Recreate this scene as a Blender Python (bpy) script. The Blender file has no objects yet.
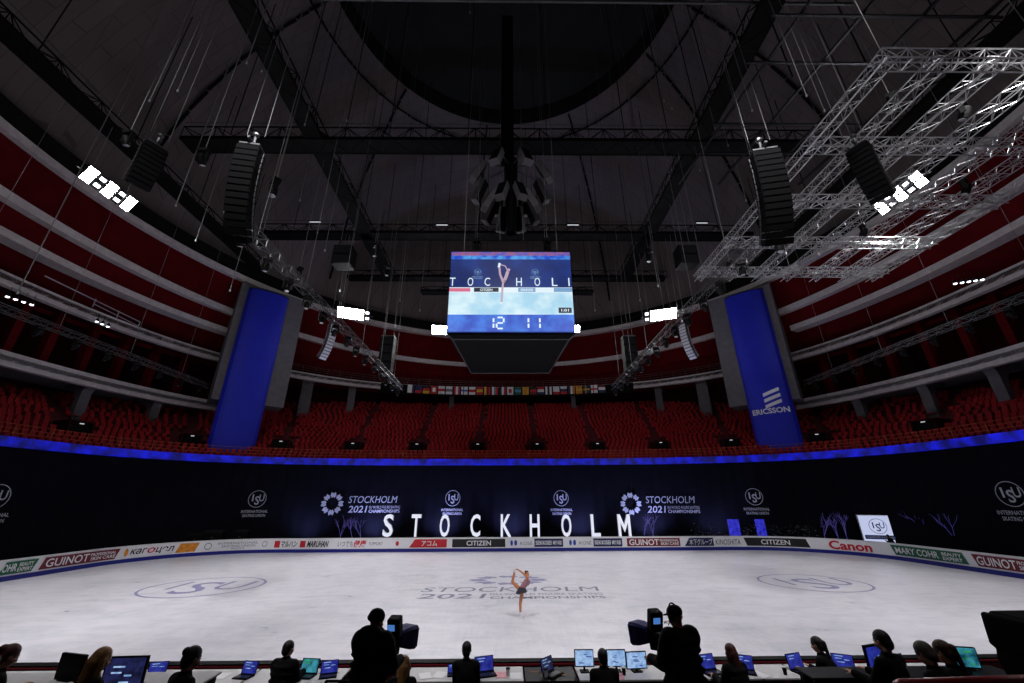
import bpy, math, random
from mathutils import Vector, Matrix, Quaternion
random.seed(7)
PI = math.pi
scn = bpy.context.scene
COL = scn.collection
V = Vector

# ------------------------------------------------------------------ camera
F = 400.0
PITCH, YAW, ROLL = 21.6, -0.7, -0.25
CAMP = V((0, 0, 4.4))
RM = Matrix.Rotation(math.radians(YAW), 3, 'Z') @ Matrix.Rotation(math.radians(90 + PITCH), 3, 'X') @ Matrix.Rotation(math.radians(ROLL), 3, 'Z')
cd = bpy.data.cameras.new('camera'); cam = bpy.data.objects.new('camera', cd); COL.objects.link(cam)
cam.matrix_world = Matrix.Translation(CAMP) @ RM.to_4x4()
cd.sensor_width = 36; cd.lens = 36 * F / 1024; cd.clip_end = 400; cd.clip_start = 0.05
scn.camera = cam
def ray(px, py):
    return RM @ V(((px - 512) / F, (341.5 - py) / F, -1))
def at_z(px, py, z):
    d = ray(px, py); t = (z - CAMP.z) / d.z; return CAMP + d * t
def at_y(px, py, y):
    d = ray(px, py); t = (y - CAMP.y) / d.y; return CAMP + d * t
def at_x(px, py, x):
    d = ray(px, py); t = x / d.x; return CAMP + d * t
def proj(p):
    q = RM.transposed() @ (V(p) - CAMP)
    if q.z > -0.01: return (-9999, -9999)
    return (512 + F * q.x / -q.z, 341.5 - F * q.y / -q.z)

# ------------------------------------------------------------------ materials
MATS = {}
def lin(c): return tuple((x / 255 / 12.92) if x / 255 <= .04045 else ((x / 255 + .055) / 1.055) ** 2.4 for x in c)
def mat(name, rgb, rough=.6, metal=0.0, var=.12, scale=6.0, bump=0.0, emit=None, estr=1.0, spec=None, coat=0):
    """rgb are 0-255 sRGB of the thing's own colour"""
    if name in MATS: return MATS[name]
    m = bpy.data.materials.new(name); m.use_nodes = True
    nt = m.node_tree; b = nt.nodes['Principled BSDF']
    c = lin(rgb)
    tc = nt.nodes.new('ShaderNodeTexCoord')
    nz = nt.nodes.new('ShaderNodeTexNoise'); nz.inputs['Scale'].default_value = scale; nz.inputs['Detail'].default_value = 4
    nt.links.new(tc.outputs['Object'], nz.inputs['Vector'])
    rp = nt.nodes.new('ShaderNodeValToRGB')
    rp.color_ramp.elements[0].position = .3; rp.color_ramp.elements[1].position = .7
    rp.color_ramp.elements[0].color = (*[x * (1 - var) for x in c], 1)
    rp.color_ramp.elements[1].color = (*[min(1, x * (1 + var)) for x in c], 1)
    nt.links.new(nz.outputs['Fac'], rp.inputs['Fac'])
    nt.links.new(rp.outputs['Color'], b.inputs['Base Color'])
    b.inputs['Roughness'].default_value = rough; b.inputs['Metallic'].default_value = metal
    if spec is not None: b.inputs['Specular IOR Level'].default_value = spec
    if bump:
        bp = nt.nodes.new('ShaderNodeBump'); bp.inputs['Strength'].default_value = bump
        nt.links.new(nz.outputs['Fac'], bp.inputs['Height']); nt.links.new(bp.outputs['Normal'], b.inputs['Normal'])
    if emit:
        b.inputs['Emission Color'].default_value = (*lin(emit), 1); b.inputs['Emission Strength'].default_value = estr
    MATS[name] = m
    return m
M = dict(
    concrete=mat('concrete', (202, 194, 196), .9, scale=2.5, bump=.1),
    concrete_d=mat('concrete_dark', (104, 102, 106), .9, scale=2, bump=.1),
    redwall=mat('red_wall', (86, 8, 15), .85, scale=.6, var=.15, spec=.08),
    redshade=mat('dark_red_shaded', (52, 10, 16), .85, scale=.5, var=.3, spec=.1),  # dark red; also puts shade into the colour of the balcony soffit
    redstep=mat('tier_floor', (104, 36, 44), .85, scale=1.5),
    seat=mat('seat_red', (166, 32, 40), .7, scale=3, var=.3, spec=.15),
    black=mat('black_paint', (12, 12, 13), .6, spec=.08),
    blackm=mat('black_metal', (20, 20, 22), .5, .1, spec=.2),
    cloth_b=mat('black_fabric', (13, 13, 16), .9, scale=40, bump=.15, spec=.15),
    cloth_n=mat('navy_fabric', (16, 16, 34), .9, scale=40, bump=.15, spec=.15),
    cloth_g=mat('charcoal_fabric', (30, 30, 34), .9, scale=40, bump=.15, spec=.2),
    alu=mat('aluminium', (215, 215, 218), .35, .75, var=.15, scale=12),
    steel=mat('dull_steel', (92, 92, 96), .45, .6),
    cable=mat('steel_cable', (150, 150, 152), .5, .5),
    white=mat('white_plastic', (226, 226, 230), .5, var=.04),
    boardw=mat('board_white', (236, 236, 242), .35, var=.03),
    blue=mat('kick_blue', (14, 26, 128), .4, var=.08),
    desk=mat('desk_white', (205, 203, 206), .55, var=.05),
    deskleg=mat('desk_metal', (60, 60, 64), .4, .6),
    skin=mat('skin', (196, 148, 122), .55, var=.05, scale=20),
    tan=mat('tanned_skin', (186, 118, 78), .5, var=.06, scale=20),
    rail=mat('rail_orange', (176, 96, 38), .5, scale=4),
    bluebanner=mat('banner_blue', (18, 34, 190), .6, var=.08, scale=1.2),
    catwalk=mat('catwalk_black', (15, 15, 16), .8, spec=.1),
    red=mat('red_print', (196, 22, 40), .5, var=.05),
    maroon=mat('maroon_print', (112, 18, 34), .5, var=.05),
    green=mat('green_print', (12, 98, 66), .5, var=.05),
    pblack=mat('black_print', (16, 14, 18), .5, var=.05),
    navy=mat('navy_print', (26, 28, 84), .5, var=.05),
    pwhite=mat('white_print', (236, 236, 240), .5, var=.03),
    orange=mat('orange_print', (214, 134, 40), .5, var=.3, scale=4),
    pgrey=mat('grey_print', (128, 128, 138), .5, var=.05),
    pblue=mat('blue_print', (32, 70, 170), .5, var=.05),
    yellow=mat('yellow_print', (226, 176, 40), .5, var=.05),
    skyb=mat('light_blue_print', (90, 150, 190), .5, var=.05),
    icemark=mat('ice_paint', (140, 138, 176), .4, var=.12, scale=3),
    icemark2=mat('ice_paint_grey', (122, 122, 146), .4, var=.12, scale=3),
    logo=mat('logo_white', (178, 180, 196), .6, var=.04),
)
def emis(name, rgb, s, var=0, scale=5, rgb2=None):
    if name in MATS: return MATS[name]
    m = bpy.data.materials.new(name); m.use_nodes = True
    nt = m.node_tree; b = nt.nodes['Principled BSDF']; b.inputs['Base Color'].default_value = (.02, .02, .02, 1); b.inputs['Roughness'].default_value = .5
    b.inputs['Emission Strength'].default_value = s
    tc = nt.nodes.new('ShaderNodeTexCoord'); nz = nt.nodes.new('ShaderNodeTexNoise'); nz.inputs['Scale'].default_value = scale; nz.inputs['Detail'].default_value = 3
    rp = nt.nodes.new('ShaderNodeValToRGB'); rp.color_ramp.elements[0].position = .38; rp.color_ramp.elements[1].position = .66
    rp.color_ramp.elements[0].color = (*lin(rgb), 1); rp.color_ramp.elements[1].color = (*lin(rgb2 or rgb), 1)
    nt.links.new(tc.outputs['Object'], nz.inputs['Vector']); nt.links.new(nz.outputs['Fac'], rp.inputs['Fac'])
    nt.links.new(rp.outputs['Color'], b.inputs['Emission Color'])
    MATS[name] = m; return m
M['lamp'] = emis('flood_lamp_lens', (250, 250, 255), 60)
M['lamp2'] = emis('flood_lamp_dim_lens', (240, 244, 255), 5)
M['tube'] = emis('fluorescent_tube', (235, 240, 245), .8)
M['small'] = emis('small_lamp', (235, 240, 250), 5)
M['letter'] = emis('lit_letter_face', (225, 228, 245), 1.0)
M['s_blue'] = emis('screen_blue', (20, 30, 130), .75, rgb2=(50, 60, 170), scale=14)
M['s_pale'] = emis('screen_pale', (120, 160, 215), .9, rgb2=(175, 205, 240), scale=14)
M['s_dark'] = emis('screen_dark', (18, 20, 44), 1, rgb2=(34, 38, 84), scale=12)
M['s_cyan'] = emis('screen_cyan', (10, 70, 90), .7, rgb2=(70, 170, 190), scale=9)
M['s_green'] = emis('screen_green', (30, 120, 30), .8, rgb2=(60, 200, 50), scale=9)
M['ribbon'] = emis('led_ribbon', (1, 1, 90), .8, rgb2=(12, 22, 218), scale=1.3)
M['jb_top'] = emis('jumbo_top', (150, 90, 130), 1, rgb2=(60, 80, 190), scale=3)
M['jb_band'] = emis('jumbo_band', (20, 70, 200), 1, rgb2=(80, 160, 230), scale=2)
M['jb_navy'] = emis('jumbo_navy', (14, 34, 96), 1, rgb2=(26, 54, 130), scale=.6)
M['jb_ice'] = emis('jumbo_ice', (165, 212, 236), 1, rgb2=(215, 240, 248), scale=.9)
M['jb_bar'] = emis('jumbo_bar', (20, 70, 190), 1, rgb2=(50, 120, 225), scale=1.1)
M['jb_white'] = emis('jumbo_white', (225, 240, 250), 1)
M['jb_skin'] = emis('jumbo_skater', (196, 168, 190), .9)
M['jb_black'] = emis('jumbo_black', (16, 22, 50), 1)
M['jb_pink'] = emis('jumbo_pink', (214, 110, 140), 1)
M['jb_logo'] = emis('jumbo_logo', (120, 160, 200), 1)
M['blue_glow'] = emis('blue_lit_panel', (20, 22, 160), 1.0, rgb2=(60, 60, 200), scale=3)
M['signface'] = emis('lightbox_face', (190, 198, 232), .95)
M['exitlamp'] = emis('doorway_lamp', (240, 240, 250), .5)
M['twig'] = mat('twig_painted_glow', (150, 140, 190), .7, emit=(60, 50, 190), estr=.25)   # weak glow set in the material for blue light falling on the branches
M['hair_br'] = mat('brown_hair', (66, 40, 26), .6, scale=60, var=.3, bump=.3)
M['hair_dk'] = mat('dark_hair', (24, 18, 17), .6, scale=60, var=.3, bump=.3)
M['hair_bl'] = mat('blonde_hair', (150, 108, 62), .6, scale=60, var=.3, bump=.3)
M['hair_rd'] = mat('auburn_hair', (74, 28, 20), .6, scale=60, var=.3, bump=.3)
M['hair_gr'] = mat('grey_hair', (86, 74, 70), .6, scale=60, var=.3, bump=.3)

# ------------------------------------------------------------------ mesh builder
class MB:
    def __init__(s): s.v = []; s.f = []; s.m = []
    def quad(s, pts, mi=0):
        k = len(s.v); s.v += [V(p) for p in pts]; s.f.append(tuple(range(k, k + len(pts)))); s.m.append(mi); return s
    def box(s, c, size, rot=None, mi=0, taper=1.0):
        c = V(c); hx, hy, hz = [x / 2 for x in size]; k = len(s.v)
        for z in (-1, 1):
            t = taper if z > 0 else 1
            for x, y in ((-1, -1), (1, -1), (1, 1), (-1, 1)):
                p = V((x * hx * t, y * hy * t, z * hz))
                if rot is not None: p = rot @ p
                s.v.append(c + p)
        for q in ((3, 2, 1, 0), (4, 5, 6, 7), (0, 1, 5, 4), (1, 2, 6, 5), (2, 3, 7, 6), (3, 0, 4, 7)):
            s.f.append(tuple(k + i for i in q)); s.m.append(mi)
        return s
    def tube(s, p0, p1, r0, r1=None, n=6, mi=0, caps=True):
        p0 = V(p0); p1 = V(p1); r1 = r0 if r1 is None else r1
        d = p1 - p0
        if d.length < 1e-6: return s
        q = d.to_track_quat('Z', 'Y'); k = len(s.v)
        for p, r in ((p0, r0), (p1, r1)):
            for i in range(n):
                a = 2 * PI * (i + .5) / n; s.v.append(p + q @ V((r * math.cos(a), r * math.sin(a), 0)))
        for i in range(n):
            j = (i + 1) % n; s.f.append((k + i, k + j, k + n + j, k + n + i)); s.m.append(mi)
        if caps:
            s.f.append(tuple(k + i for i in reversed(range(n)))); s.m.append(mi)
            s.f.append(tuple(k + n + i for i in range(n))); s.m.append(mi)
        return s
    def path(s, pts, r, n=6, mi=0):
        for a, b in zip(pts, pts[1:]): s.tube(a, b, r, n=n, mi=mi)
        return s
    def lathe(s, prof, c=(0, 0, 0), n=16, mi=0, axis=None):
        c = V(c); k = len(s.v)
        for r, z in prof:
            for i in range(n):
                a = 2 * PI * i / n; p = V((r * math.cos(a), r * math.sin(a), z))
                if axis is not None: p = axis @ p
                s.v.append(c + p)
        for j in range(len(prof) - 1):
            for i in range(n):
                i2 = (i + 1) % n
                s.f.append((k + j * n + i, k + j * n + i2, k + (j + 1) * n + i2, k + (j + 1) * n + i)); s.m.append(mi)
        s.f.append(tuple(k + i for i in reversed(range(n)))); s.m.append(mi)
        e = k + (len(prof) - 1) * n
        s.f.append(tuple(e + i for i in range(n))); s.m.append(mi)
        return s
    def ball(s, c, r, rot=None, n=12, mi=0):
        if not hasattr(r, '__len__'): r = (r, r, r)
        c = V(c); k = len(s.v); h = n // 2 + 1
        for j in range(h + 1):
            ph = PI * j / h
            for i in range(n):
                a = 2 * PI * i / n
                p = V((r[0] * math.sin(ph) * math.cos(a), r[1] * math.sin(ph) * math.sin(a), r[2] * math.cos(ph)))
                if rot is not None: p = rot @ p
                s.v.append(c + p)
        for j in range(h):
            for i in range(n):
                i2 = (i + 1) % n
                s.f.append((k + (j + 1) * n + i, k + (j + 1) * n + i2, k + j * n + i2, k + j * n + i)); s.m.append(mi)
        return s
    def caps(s, p0, p1, r0, r1=None, n=10):
        r1 = r0 if r1 is None else r1
        s.tube(p0, p1, r0, r1, n=n); s.ball(p0, r0, n=n); s.ball(p1, r1, n=n); return s
    def prism(s, pts, y0, y1, mi=0, T=None):
        """pts (x,z) outline extruded along y"""
        T = T or (lambda p: p); k = len(s.v); n = len(pts)
        for y in (y0, y1):
            for x, z in pts: s.v.append(V(T(V((x, y, z)))))
        s.f.append(tuple(range(k, k + n))); s.m.append(mi)
        s.f.append(tuple(reversed(range(k + n, k + 2 * n)))); s.m.append(mi)
        for i in range(n):
            j = (i + 1) % n; s.f.append((k + j, k + i, k + n + i, k + n + j)); s.m.append(mi)
        return s
    def add(s, o, T=None, mi=0):
        k = len(s.v)
        s.v += [T(v) if T else v for v in o.v]; s.f += [tuple(k + i for i in f) for f in o.f]; s.m += [mi if mi else m for m in o.m]; return s
    def build(s, name, m, parent=None, smooth=False, remesh=None, local=False, bevel=0):
        off = V((0, 0, 0))
        if parent is not None and not local:
            p = parent
            while p is not None: off += p.location; p = p.parent
        me = bpy.data.meshes.new(name)
        me.from_pydata([tuple(v - off) for v in s.v], [], s.f)
        ms = m if isinstance(m, (list, tuple)) else [m]
        for x in ms: me.materials.append(M[x] if isinstance(x, str) else x)
        if len(ms) > 1: me.polygons.foreach_set('material_index', s.m)
        me.update()
        o = bpy.data.objects.new(name, me); COL.objects.link(o)
        if remesh or bevel:
            if remesh:
                md = o.modifiers.new('r', 'REMESH'); md.mode = 'VOXEL'; md.voxel_size = remesh
                md2 = o.modifiers.new('s', 'SMOOTH'); md2.iterations = 3; md2.factor = .5
            else:
                md = o.modifiers.new('b', 'BEVEL'); md.width = bevel; md.segments = 2
            dg = bpy.context.evaluated_depsgraph_get()
            nm = bpy.data.meshes.new_from_object(o.evaluated_get(dg)); nm.name = name
            o.modifiers.clear(); o.data = nm; me = nm
        if smooth: me.polygons.foreach_set('use_smooth', [True] * len(me.polygons))
        if parent is not None: o.parent = parent
        return o

def tag(o, label=None, cat=None, group=None, kind=None):
    if label: o['label'] = label
    if cat: o['category'] = cat
    if group: o['group'] = group
    if kind: o['kind'] = kind
    return o
def thing(name, label, cat, loc=(0, 0, 0), group=None, rz=0):
    o = bpy.data.objects.new(name, None); COL.objects.link(o); o.location = loc; o.rotation_euler = (0, 0, rz)
    o.empty_display_size = .1
    return tag(o, label, cat, group)
def struct(o): o['kind'] = 'structure'; return o
def dup(root, loc, rz=None, label=None, group=None, scale=None):
    r = root.copy(); COL.objects.link(r); r.location = loc
    if rz is not None: r.rotation_euler = (0, 0, rz)
    if scale: r.scale = (scale,) * 3
    if label: r['label'] = label
    if group: r['group'] = group
    for ch in list(root.children):
        c = ch.copy(); COL.objects.link(c); c.parent = r
        for g in ch.children:
            d = g.copy(); COL.objects.link(d); d.parent = c
    return r

# ------------------------------------------------------------------ text
TCACHE = {}
def text_mb(txt, w, h, bold=0.0, shear=0.0, extrude=0.0):
    """text as MB in x,z plane centred, fitted to w x h"""
    key = (txt, bold, shear)
    if key not in TCACHE:
        c = bpy.data.curves.new('t', 'FONT'); c.body = txt; c.offset = bold; c.shear = shear; c.resolution_u = 3
        c.align_x = 'CENTER'; c.space_line = .9
        o = bpy.data.objects.new('t', c); COL.objects.link(o)
        dg = bpy.context.evaluated_depsgraph_get(); dg.update()
        me = bpy.data.meshes.new_from_object(o.evaluated_get(dg))
        vs = [V(v.co) for v in me.vertices]; fs = [tuple(p.vertices) for p in me.polygons]
        bpy.data.objects.remove(o); bpy.data.curves.remove(c); bpy.data.meshes.remove(me)
        TCACHE[key] = (vs, fs)
    vs, fs = TCACHE[key]
    m = MB()
    if not vs: return m
    x0 = min(v.x for v in vs); x1 = max(v.x for v in vs); y0 = min(v.y for v in vs); y1 = max(v.y for v in vs)
    if w is None: w = h * (x1 - x0) / (y1 - y0)
    sx = w / max(1e-6, x1 - x0); sy = h / max(1e-6, y1 - y0)
    m.v = [V(((v.x - (x0 + x1) / 2) * sx, 0, (v.y - (y0 + y1) / 2) * sy)) for v in vs]; m.f = list(fs); m.m = [0] * len(fs)
    if extrude:
        k = len(m.v); n = len(m.f)
        m.v += [v + V((0, extrude, 0)) for v in m.v[:k]]
        from collections import Counter
        ed = Counter(); 
        for f in m.f:
            for a, b in zip(f, f[1:] + f[:1]): ed[(a, b)] += 1
        for f in list(m.f[:n]): m.f.append(tuple(k + i for i in reversed(f))); m.m.append(1)
        for (a, b) in ed:
            if (b, a) not in ed: m.f.append((b, a, k + a, k + b)); m.m.append(1)
    return m
def ring_mb(r0, r1, n=40, cx=0, cz=0, sz=1.0):
    m = MB(); k = 0
    for i in range(n):
        a = 2 * PI * i / n; b = 2 * PI * (i + 1) / n
        m.quad([(cx + r * math.cos(t), 0, cz + sz * r * math.sin(t)) for r, t in ((r0, a), (r1, a), (r1, b), (r0, b))])
    return m
def isu_mb(R, text=True):
    """round union emblem: ring with I S U inside, two lines of small text under it"""
    m = MB(); m.add(ring_mb(R * .94, R)); 
    m.add(text_mb('I', R * .16, R * .8, .01), lambda v: v + V((-R * .5, 0, R * .12)))
    m.add(text_mb('S', R * .5, R * 1.0, .015), lambda v: v + V((0, 0, -R * .18)))
    m.add(text_mb('U', R * .55, R * .8, .01), lambda v: v + V((R * .48, 0, R * .12)))
    if text:
        m.add(text_mb('INTERNATIONAL', R * 2.9, R * .32, .02), lambda v: v + V((0, 0, -R * 1.45)))
        m.add(text_mb('SKATING UNION', R * 2.5, R * .32, .02), lambda v: v + V((0, 0, -R * 1.92)))
    return m
def star_mb(R, n=8):
    m = MB()
    for i in range(n):
        a = 2 * PI * i / n + PI / 2; w = PI / n * .92
        P = lambda r, t: (r * math.cos(t), 0, r * math.sin(t))
        m.quad([P(R * .5, a - w * .6), P(R * .74, a - w * .98), P(R, a - w * .5), P(R * .88, a), P(R, a + w * .5), P(R * .74, a + w * .98), P(R * .5, a + w * .6), P(R * .6, a)])
    return m
def champ_mb(H):
    """flower emblem + STOCKHOLM 2021 wordmark, height H"""
    m = MB(); m.add(star_mb(H * .5), lambda v: v + V((-H * 1.35, 0, 0)))
    m.add(text_mb('STOCKHOLM', H * 2.2, H * .30, .0, .15), lambda v: v + V((H * .45, 0, H * .17)))
    m.add(text_mb('2021', H * .84, H * .29, .01, .15), lambda v: v + V((-H * .2, 0, -H * .24)))
    m.add(text_mb('ISU WORLD FIGURE SKATING', H * 1.4, H * .12), lambda v: v + V((H * 1.0, 0, -H * .16)))
    m.add(text_mb('CHAMPIONSHIPS', H * 1.4, H * .14, .02), lambda v: v + V((H * 1.0, 0, -H * .33)))
    return m

# ------------------------------------------------------------------ plan curves
CY = 26.3
class Path:
    def __init__(s, pts, mid):
        s.p = [V((x, y, 0)) for x, y in pts]; s.c = [0]
        for a, b in zip(s.p, s.p[1:]): s.c.append(s.c[-1] + (b - a).length)
        k = min(range(len(s.p)), key=lambda i: (s.p[i] - V((mid[0], mid[1], 0))).length)
        s.o = s.c[k]; s.lo = -s.o; s.hi = s.c[-1] - s.o
    def at(s, t):
        import bisect
        d = max(0, min(s.c[-1] - 1e-6, t + s.o)); i = max(0, min(len(s.p) - 2, bisect.bisect_right(s.c, d) - 1))
        a, b = s.p[i], s.p[i + 1]; u = (d - s.c[i]) / max(1e-9, s.c[i + 1] - s.c[i])
        T = (b - a).normalized()
        return a.lerp(b, u), T, V((-T.y, T.x, 0))   # point, tangent (left to right), outward normal
    def pt(s, t, off, z):
        p, T, N = s.at(t); q = p + N * off; return V((q.x, q.y, z))
    def find(s, px, z, off=0, lo=-62, hi=62):
        best = None; t = lo
        while t <= hi:
            P = s.pt(t, off, z)
            if P.y > 4:
                e = abs(proj(P)[0] - px)
                if best is None or e < best[0]: best = (e, t)
            t += .05
        return best[1]
def superpath(a, b, n, ymin=9, N=900):
    pts = []
    for i in range(N + 1):
        th = PI * 1.45 - 1.9 * PI * i / N
        c, q = math.cos(th), math.sin(th)
        x = a * math.copysign(abs(c) ** (2 / n), c); y = CY + b * math.copysign(abs(q) ** (2 / n), q)
        if y >= ymin or q > 0: pts.append((x, y))
    return Path(pts, (0, CY + b))
def sweep(path, s0, s1, prof, step=1.0, closed=True, mi=0):
    m = MB(); n = max(1, int((s1 - s0) / step)); K = len(prof)
    for i in range(n + 1):
        t = s0 + (s1 - s0) * i / n
        for o, z in prof: m.v.append(path.pt(t, o, z))
    for i in range(n):
        for j in range(K if closed else K - 1):
            j2 = (j + 1) % K
            m.f.append((i * K + j, (i + 1) * K + j, (i + 1) * K + j2, i * K + j2)); m.m.append(mi)
    if closed:
        m.f.append(tuple(range(K))); m.m.append(mi); m.f.append(tuple(n * K + j for j in reversed(range(K)))); m.m.append(mi)
    return m
def on_path(mb, path, s, z, off):
    out = MB(); out.f = list(mb.f); out.m = list(mb.m)
    out.v = [path.pt(s + v.x, off + v.y, z + v.z) for v in mb.v]; return out

# rink outline
RX, RY, RR = 30.0, 15.0, 8.5
def rink_pts(off=0, n=14):
    r = RR + off; pts = []
    for cx, cy, a0 in ((-(RX - RR), -(RY - RR), 1.5 * PI), (-(RX - RR), RY - RR, PI), (RX - RR, RY - RR, .5 * PI), (RX - RR, -(RY - RR), 0)):
        for i in range(n + 1):
            a = a0 - PI / 2 * i / n
            pts.append((cx + r * math.cos(a), CY + cy + r * math.sin(a)))
    return pts
rp = rink_pts()
rp_closed = [(0, CY - RY)] + rp + [(0, CY - RY)]
dense = []
for (x0, y0), (x1, y1) in zip(rp_closed, rp_closed[1:]):
    k = max(1, int(math.hypot(x1 - x0, y1 - y0) / .5))
    for i in range(k): dense.append((x0 + (x1 - x0) * i / k, y0 + (y1 - y0) * i / k))
dense.append(rp_closed[-1])
RINK = Path(dense, (0, CY + RY))
LB = RINK.hi

# ================================================================== SETTING
m = MB(); m.quad([(-48, -22, -.06), (48, -22, -.06), (48, 76, -.06), (-48, 76, -.06)])
struct(m.build('floor_arena', mat('floor_dark', (34, 34, 40), .6, scale=1.5)))
# ice
im = bpy.data.materials.new('ice'); im.use_nodes = True; nt = im.node_tree; b = nt.nodes['Principled BSDF']
tc = nt.nodes.new('ShaderNodeTexCoord')
def noise(scale, vs, detail=6, rough=.6, dist=0, rot=0):
    mp = nt.nodes.new('ShaderNodeMapping'); mp.inputs['Scale'].default_value = vs; mp.inputs['Rotation'].default_value = (0, 0, rot)
    nz = nt.nodes.new('ShaderNodeTexNoise'); nz.inputs['Scale'].default_value = scale; nz.inputs['Detail'].default_value = detail
    nz.inputs['Roughness'].default_value = rough; nz.inputs['Distortion'].default_value = dist
    nt.links.new(tc.outputs['Object'], mp.inputs['Vector']); nt.links.new(mp.outputs['Vector'], nz.inputs['Vector']); return nz
n1 = noise(.5, (1, 1.6, 1), 8, .65, 1.2, .3); n2 = noise(.8, (.6, 2.6, 1), 10, .66, 1.2, -.35); n3 = noise(3, (2.2, .3, 1), 8, .7, .6, .9)
def math_n(op, a, b_):
    x = nt.nodes.new('ShaderNodeMath'); x.operation = op
    for i, q in enumerate((a, b_)):
        if hasattr(q, 'outputs'): nt.links.new(q.outputs[0], x.inputs[i])
        else: x.inputs[i].default_value = q
    return x
sm = math_n('ADD', math_n('MULTIPLY', n1, .5), math_n('ADD', math_n('MULTIPLY', n2, .35), math_n('MULTIPLY', n3, .25)))
r1 = nt.nodes.new('ShaderNodeValToRGB'); r1.color_ramp.elements[0].position = .38; r1.color_ramp.elements[1].position = .60
r1.color_ramp.elements[0].color = (*lin((190, 193, 202)), 1); r1.color_ramp.elements[1].color = (*lin((224, 221, 230)), 1)
nt.links.new(sm.outputs[0], r1.inputs['Fac']); nt.links.new(r1.outputs[0], b.inputs['Base Color'])
r2 = nt.nodes.new('ShaderNodeMapRange'); r2.inputs[1].default_value = .4; r2.inputs[2].default_value = .7; r2.inputs[3].default_value = .27; r2.inputs[4].default_value = .34
nt.links.new(sm.outputs[0], r2.inputs[0]); nt.links.new(r2.outputs[0], b.inputs['Roughness'])
b.inputs['IOR'].default_value = 1.31
M['ice'] = im
m = MB(); top = rink_pts(-.02)
m.quad([(x, y, .0) for x, y in reversed(top)]); k = len(m.v); 
ice = struct(m.build('floor_ice', im))
def ice_mark(mb, c, sx, sy, name, mt, z=.008):
    o = MB(); o.f = list(mb.f); o.m = list(mb.m); o.v = [V((c.x + v.x * sx, c.y + v.z * sy, z)) for v in mb.v]
    return tag(o.build(name, mt, ice))
for px, x0, x1 in ((205, 140, 270), (812.5, 749, 876)):
    c = at_z(px, 586.5 if px < 500 else 582.5, 0); rr = (at_z(x1, 586, 0) - at_z(x0, 586, 0)).length / 2
    nr = (at_z(px, 576 if px < 500 else 573, 0) - at_z(px, 598 if px < 500 else 594, 0)).length / 2
    q = MB(); q.add(ring_mb(.955, 1.0, 64)); rr *= .82
    q.add(text_mb('I', .08, .75), lambda v: v + V((-.52, 0, .1)))
    q.add(text_mb('S', .5, 1.1, 0), lambda v: v + V((-.05, 0, -.12)))
    q.add(text_mb('U', .5, .8, -.005), lambda v: v + V((.48, 0, .1)))
    ice_mark(q, c, rr, rr * .95, 'painted_emblem', 'icemark')
p0 = at_z(420, 592, 0); p1 = at_z(602, 592, 0); W = (p1 - p0).length
q = MB()
q.add(text_mb('STOCKHOLM', W, 1.15, .0, .1), lambda v: v + V((0, 0, 1.0)))
q.add(text_mb('2021', W * .36, 1.05, .01, .1), lambda v: v + V((-W * .31, 0, -.55)))
q.add(text_mb('ISU WORLD FIGURE SKATING', W * .6, .45), lambda v: v + V((W * .19, 0, -.2)))
q.add(text_mb('CHAMPIONSHIPS', W * .6, .5, .02), lambda v: v + V((W * .19, 0, -.95)))
cmid = at_z(511, 593.5, 0)
ice_mark(q, cmid, 1, 1, 'painted_wordmark', 'icemark2')
ice_mark(star_mb(1.0), at_z(508, 580, 0), 2.4, 1.5, 'painted_flower', 'icemark', .003)

# rink boards
bd = thing('rink_board', 'white rink boards with blue kick strip ringing the ice', 'rink boards', (0, CY, 0))
sweep(RINK, -58, 58, [(0, .27), (0, 1.12), (.12, 1.12), (.12, .27)], .8).build('panel', 'boardw', bd)
for sa, sb_ in ((58, LB), (-LB, -58)):
    sweep(RINK, sa, sb_, [(0, .27), (0, .9), (.12, .9), (.12, .27)], .8).build('panel', 'boardw', bd)
sweep(RINK, -LB, LB, [(-.02, 0), (-.02, .27), (.14, .27), (.14, 0)], .8).build('kick_strip', 'blue', bd)
sweep(RINK, -58, 58, [(-.03, 1.12), (-.03, 1.17), (.15, 1.17), (.15, 1.12)], .8).build('cap_rail', 'white', bd)
mm = sweep(RINK, 58, LB, [(-.05, .9), (-.05, .98), (.17, .98), (.17, .9)], .8); mm.add(sweep(RINK, -LB, -58, [(-.05, .9), (-.05, .98), (.17, .98), (.17, .9)], .8))
tag(mm.build('cap_rail', 'black', bd), 'black cap rail of the near side')
mm = sweep(RINK, 58, LB, [(.13, .0), (.13, .88), (.19, .88), (.19, .0)], .8); mm.add(sweep(RINK, -LB, -58, [(.13, .0), (.13, .88), (.19, .88), (.19, .0)], .8))
tag(mm.build('backing_panel', 'redshade', bd), 'dark red back of the near boards')
mm = sweep(RINK, 58, LB, [(.18, .92), (.18, .95), (.2, .95), (.2, .92)], .8); mm.add(sweep(RINK, -LB, -58, [(.18, .92), (.18, .95), (.2, .95), (.2, .92)], .8))
tag(mm.build('stripe', 'maroon', bd), 'red stripe along the back of the near boards')
ZB0, ZB1 = .36, 1.04
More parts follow.
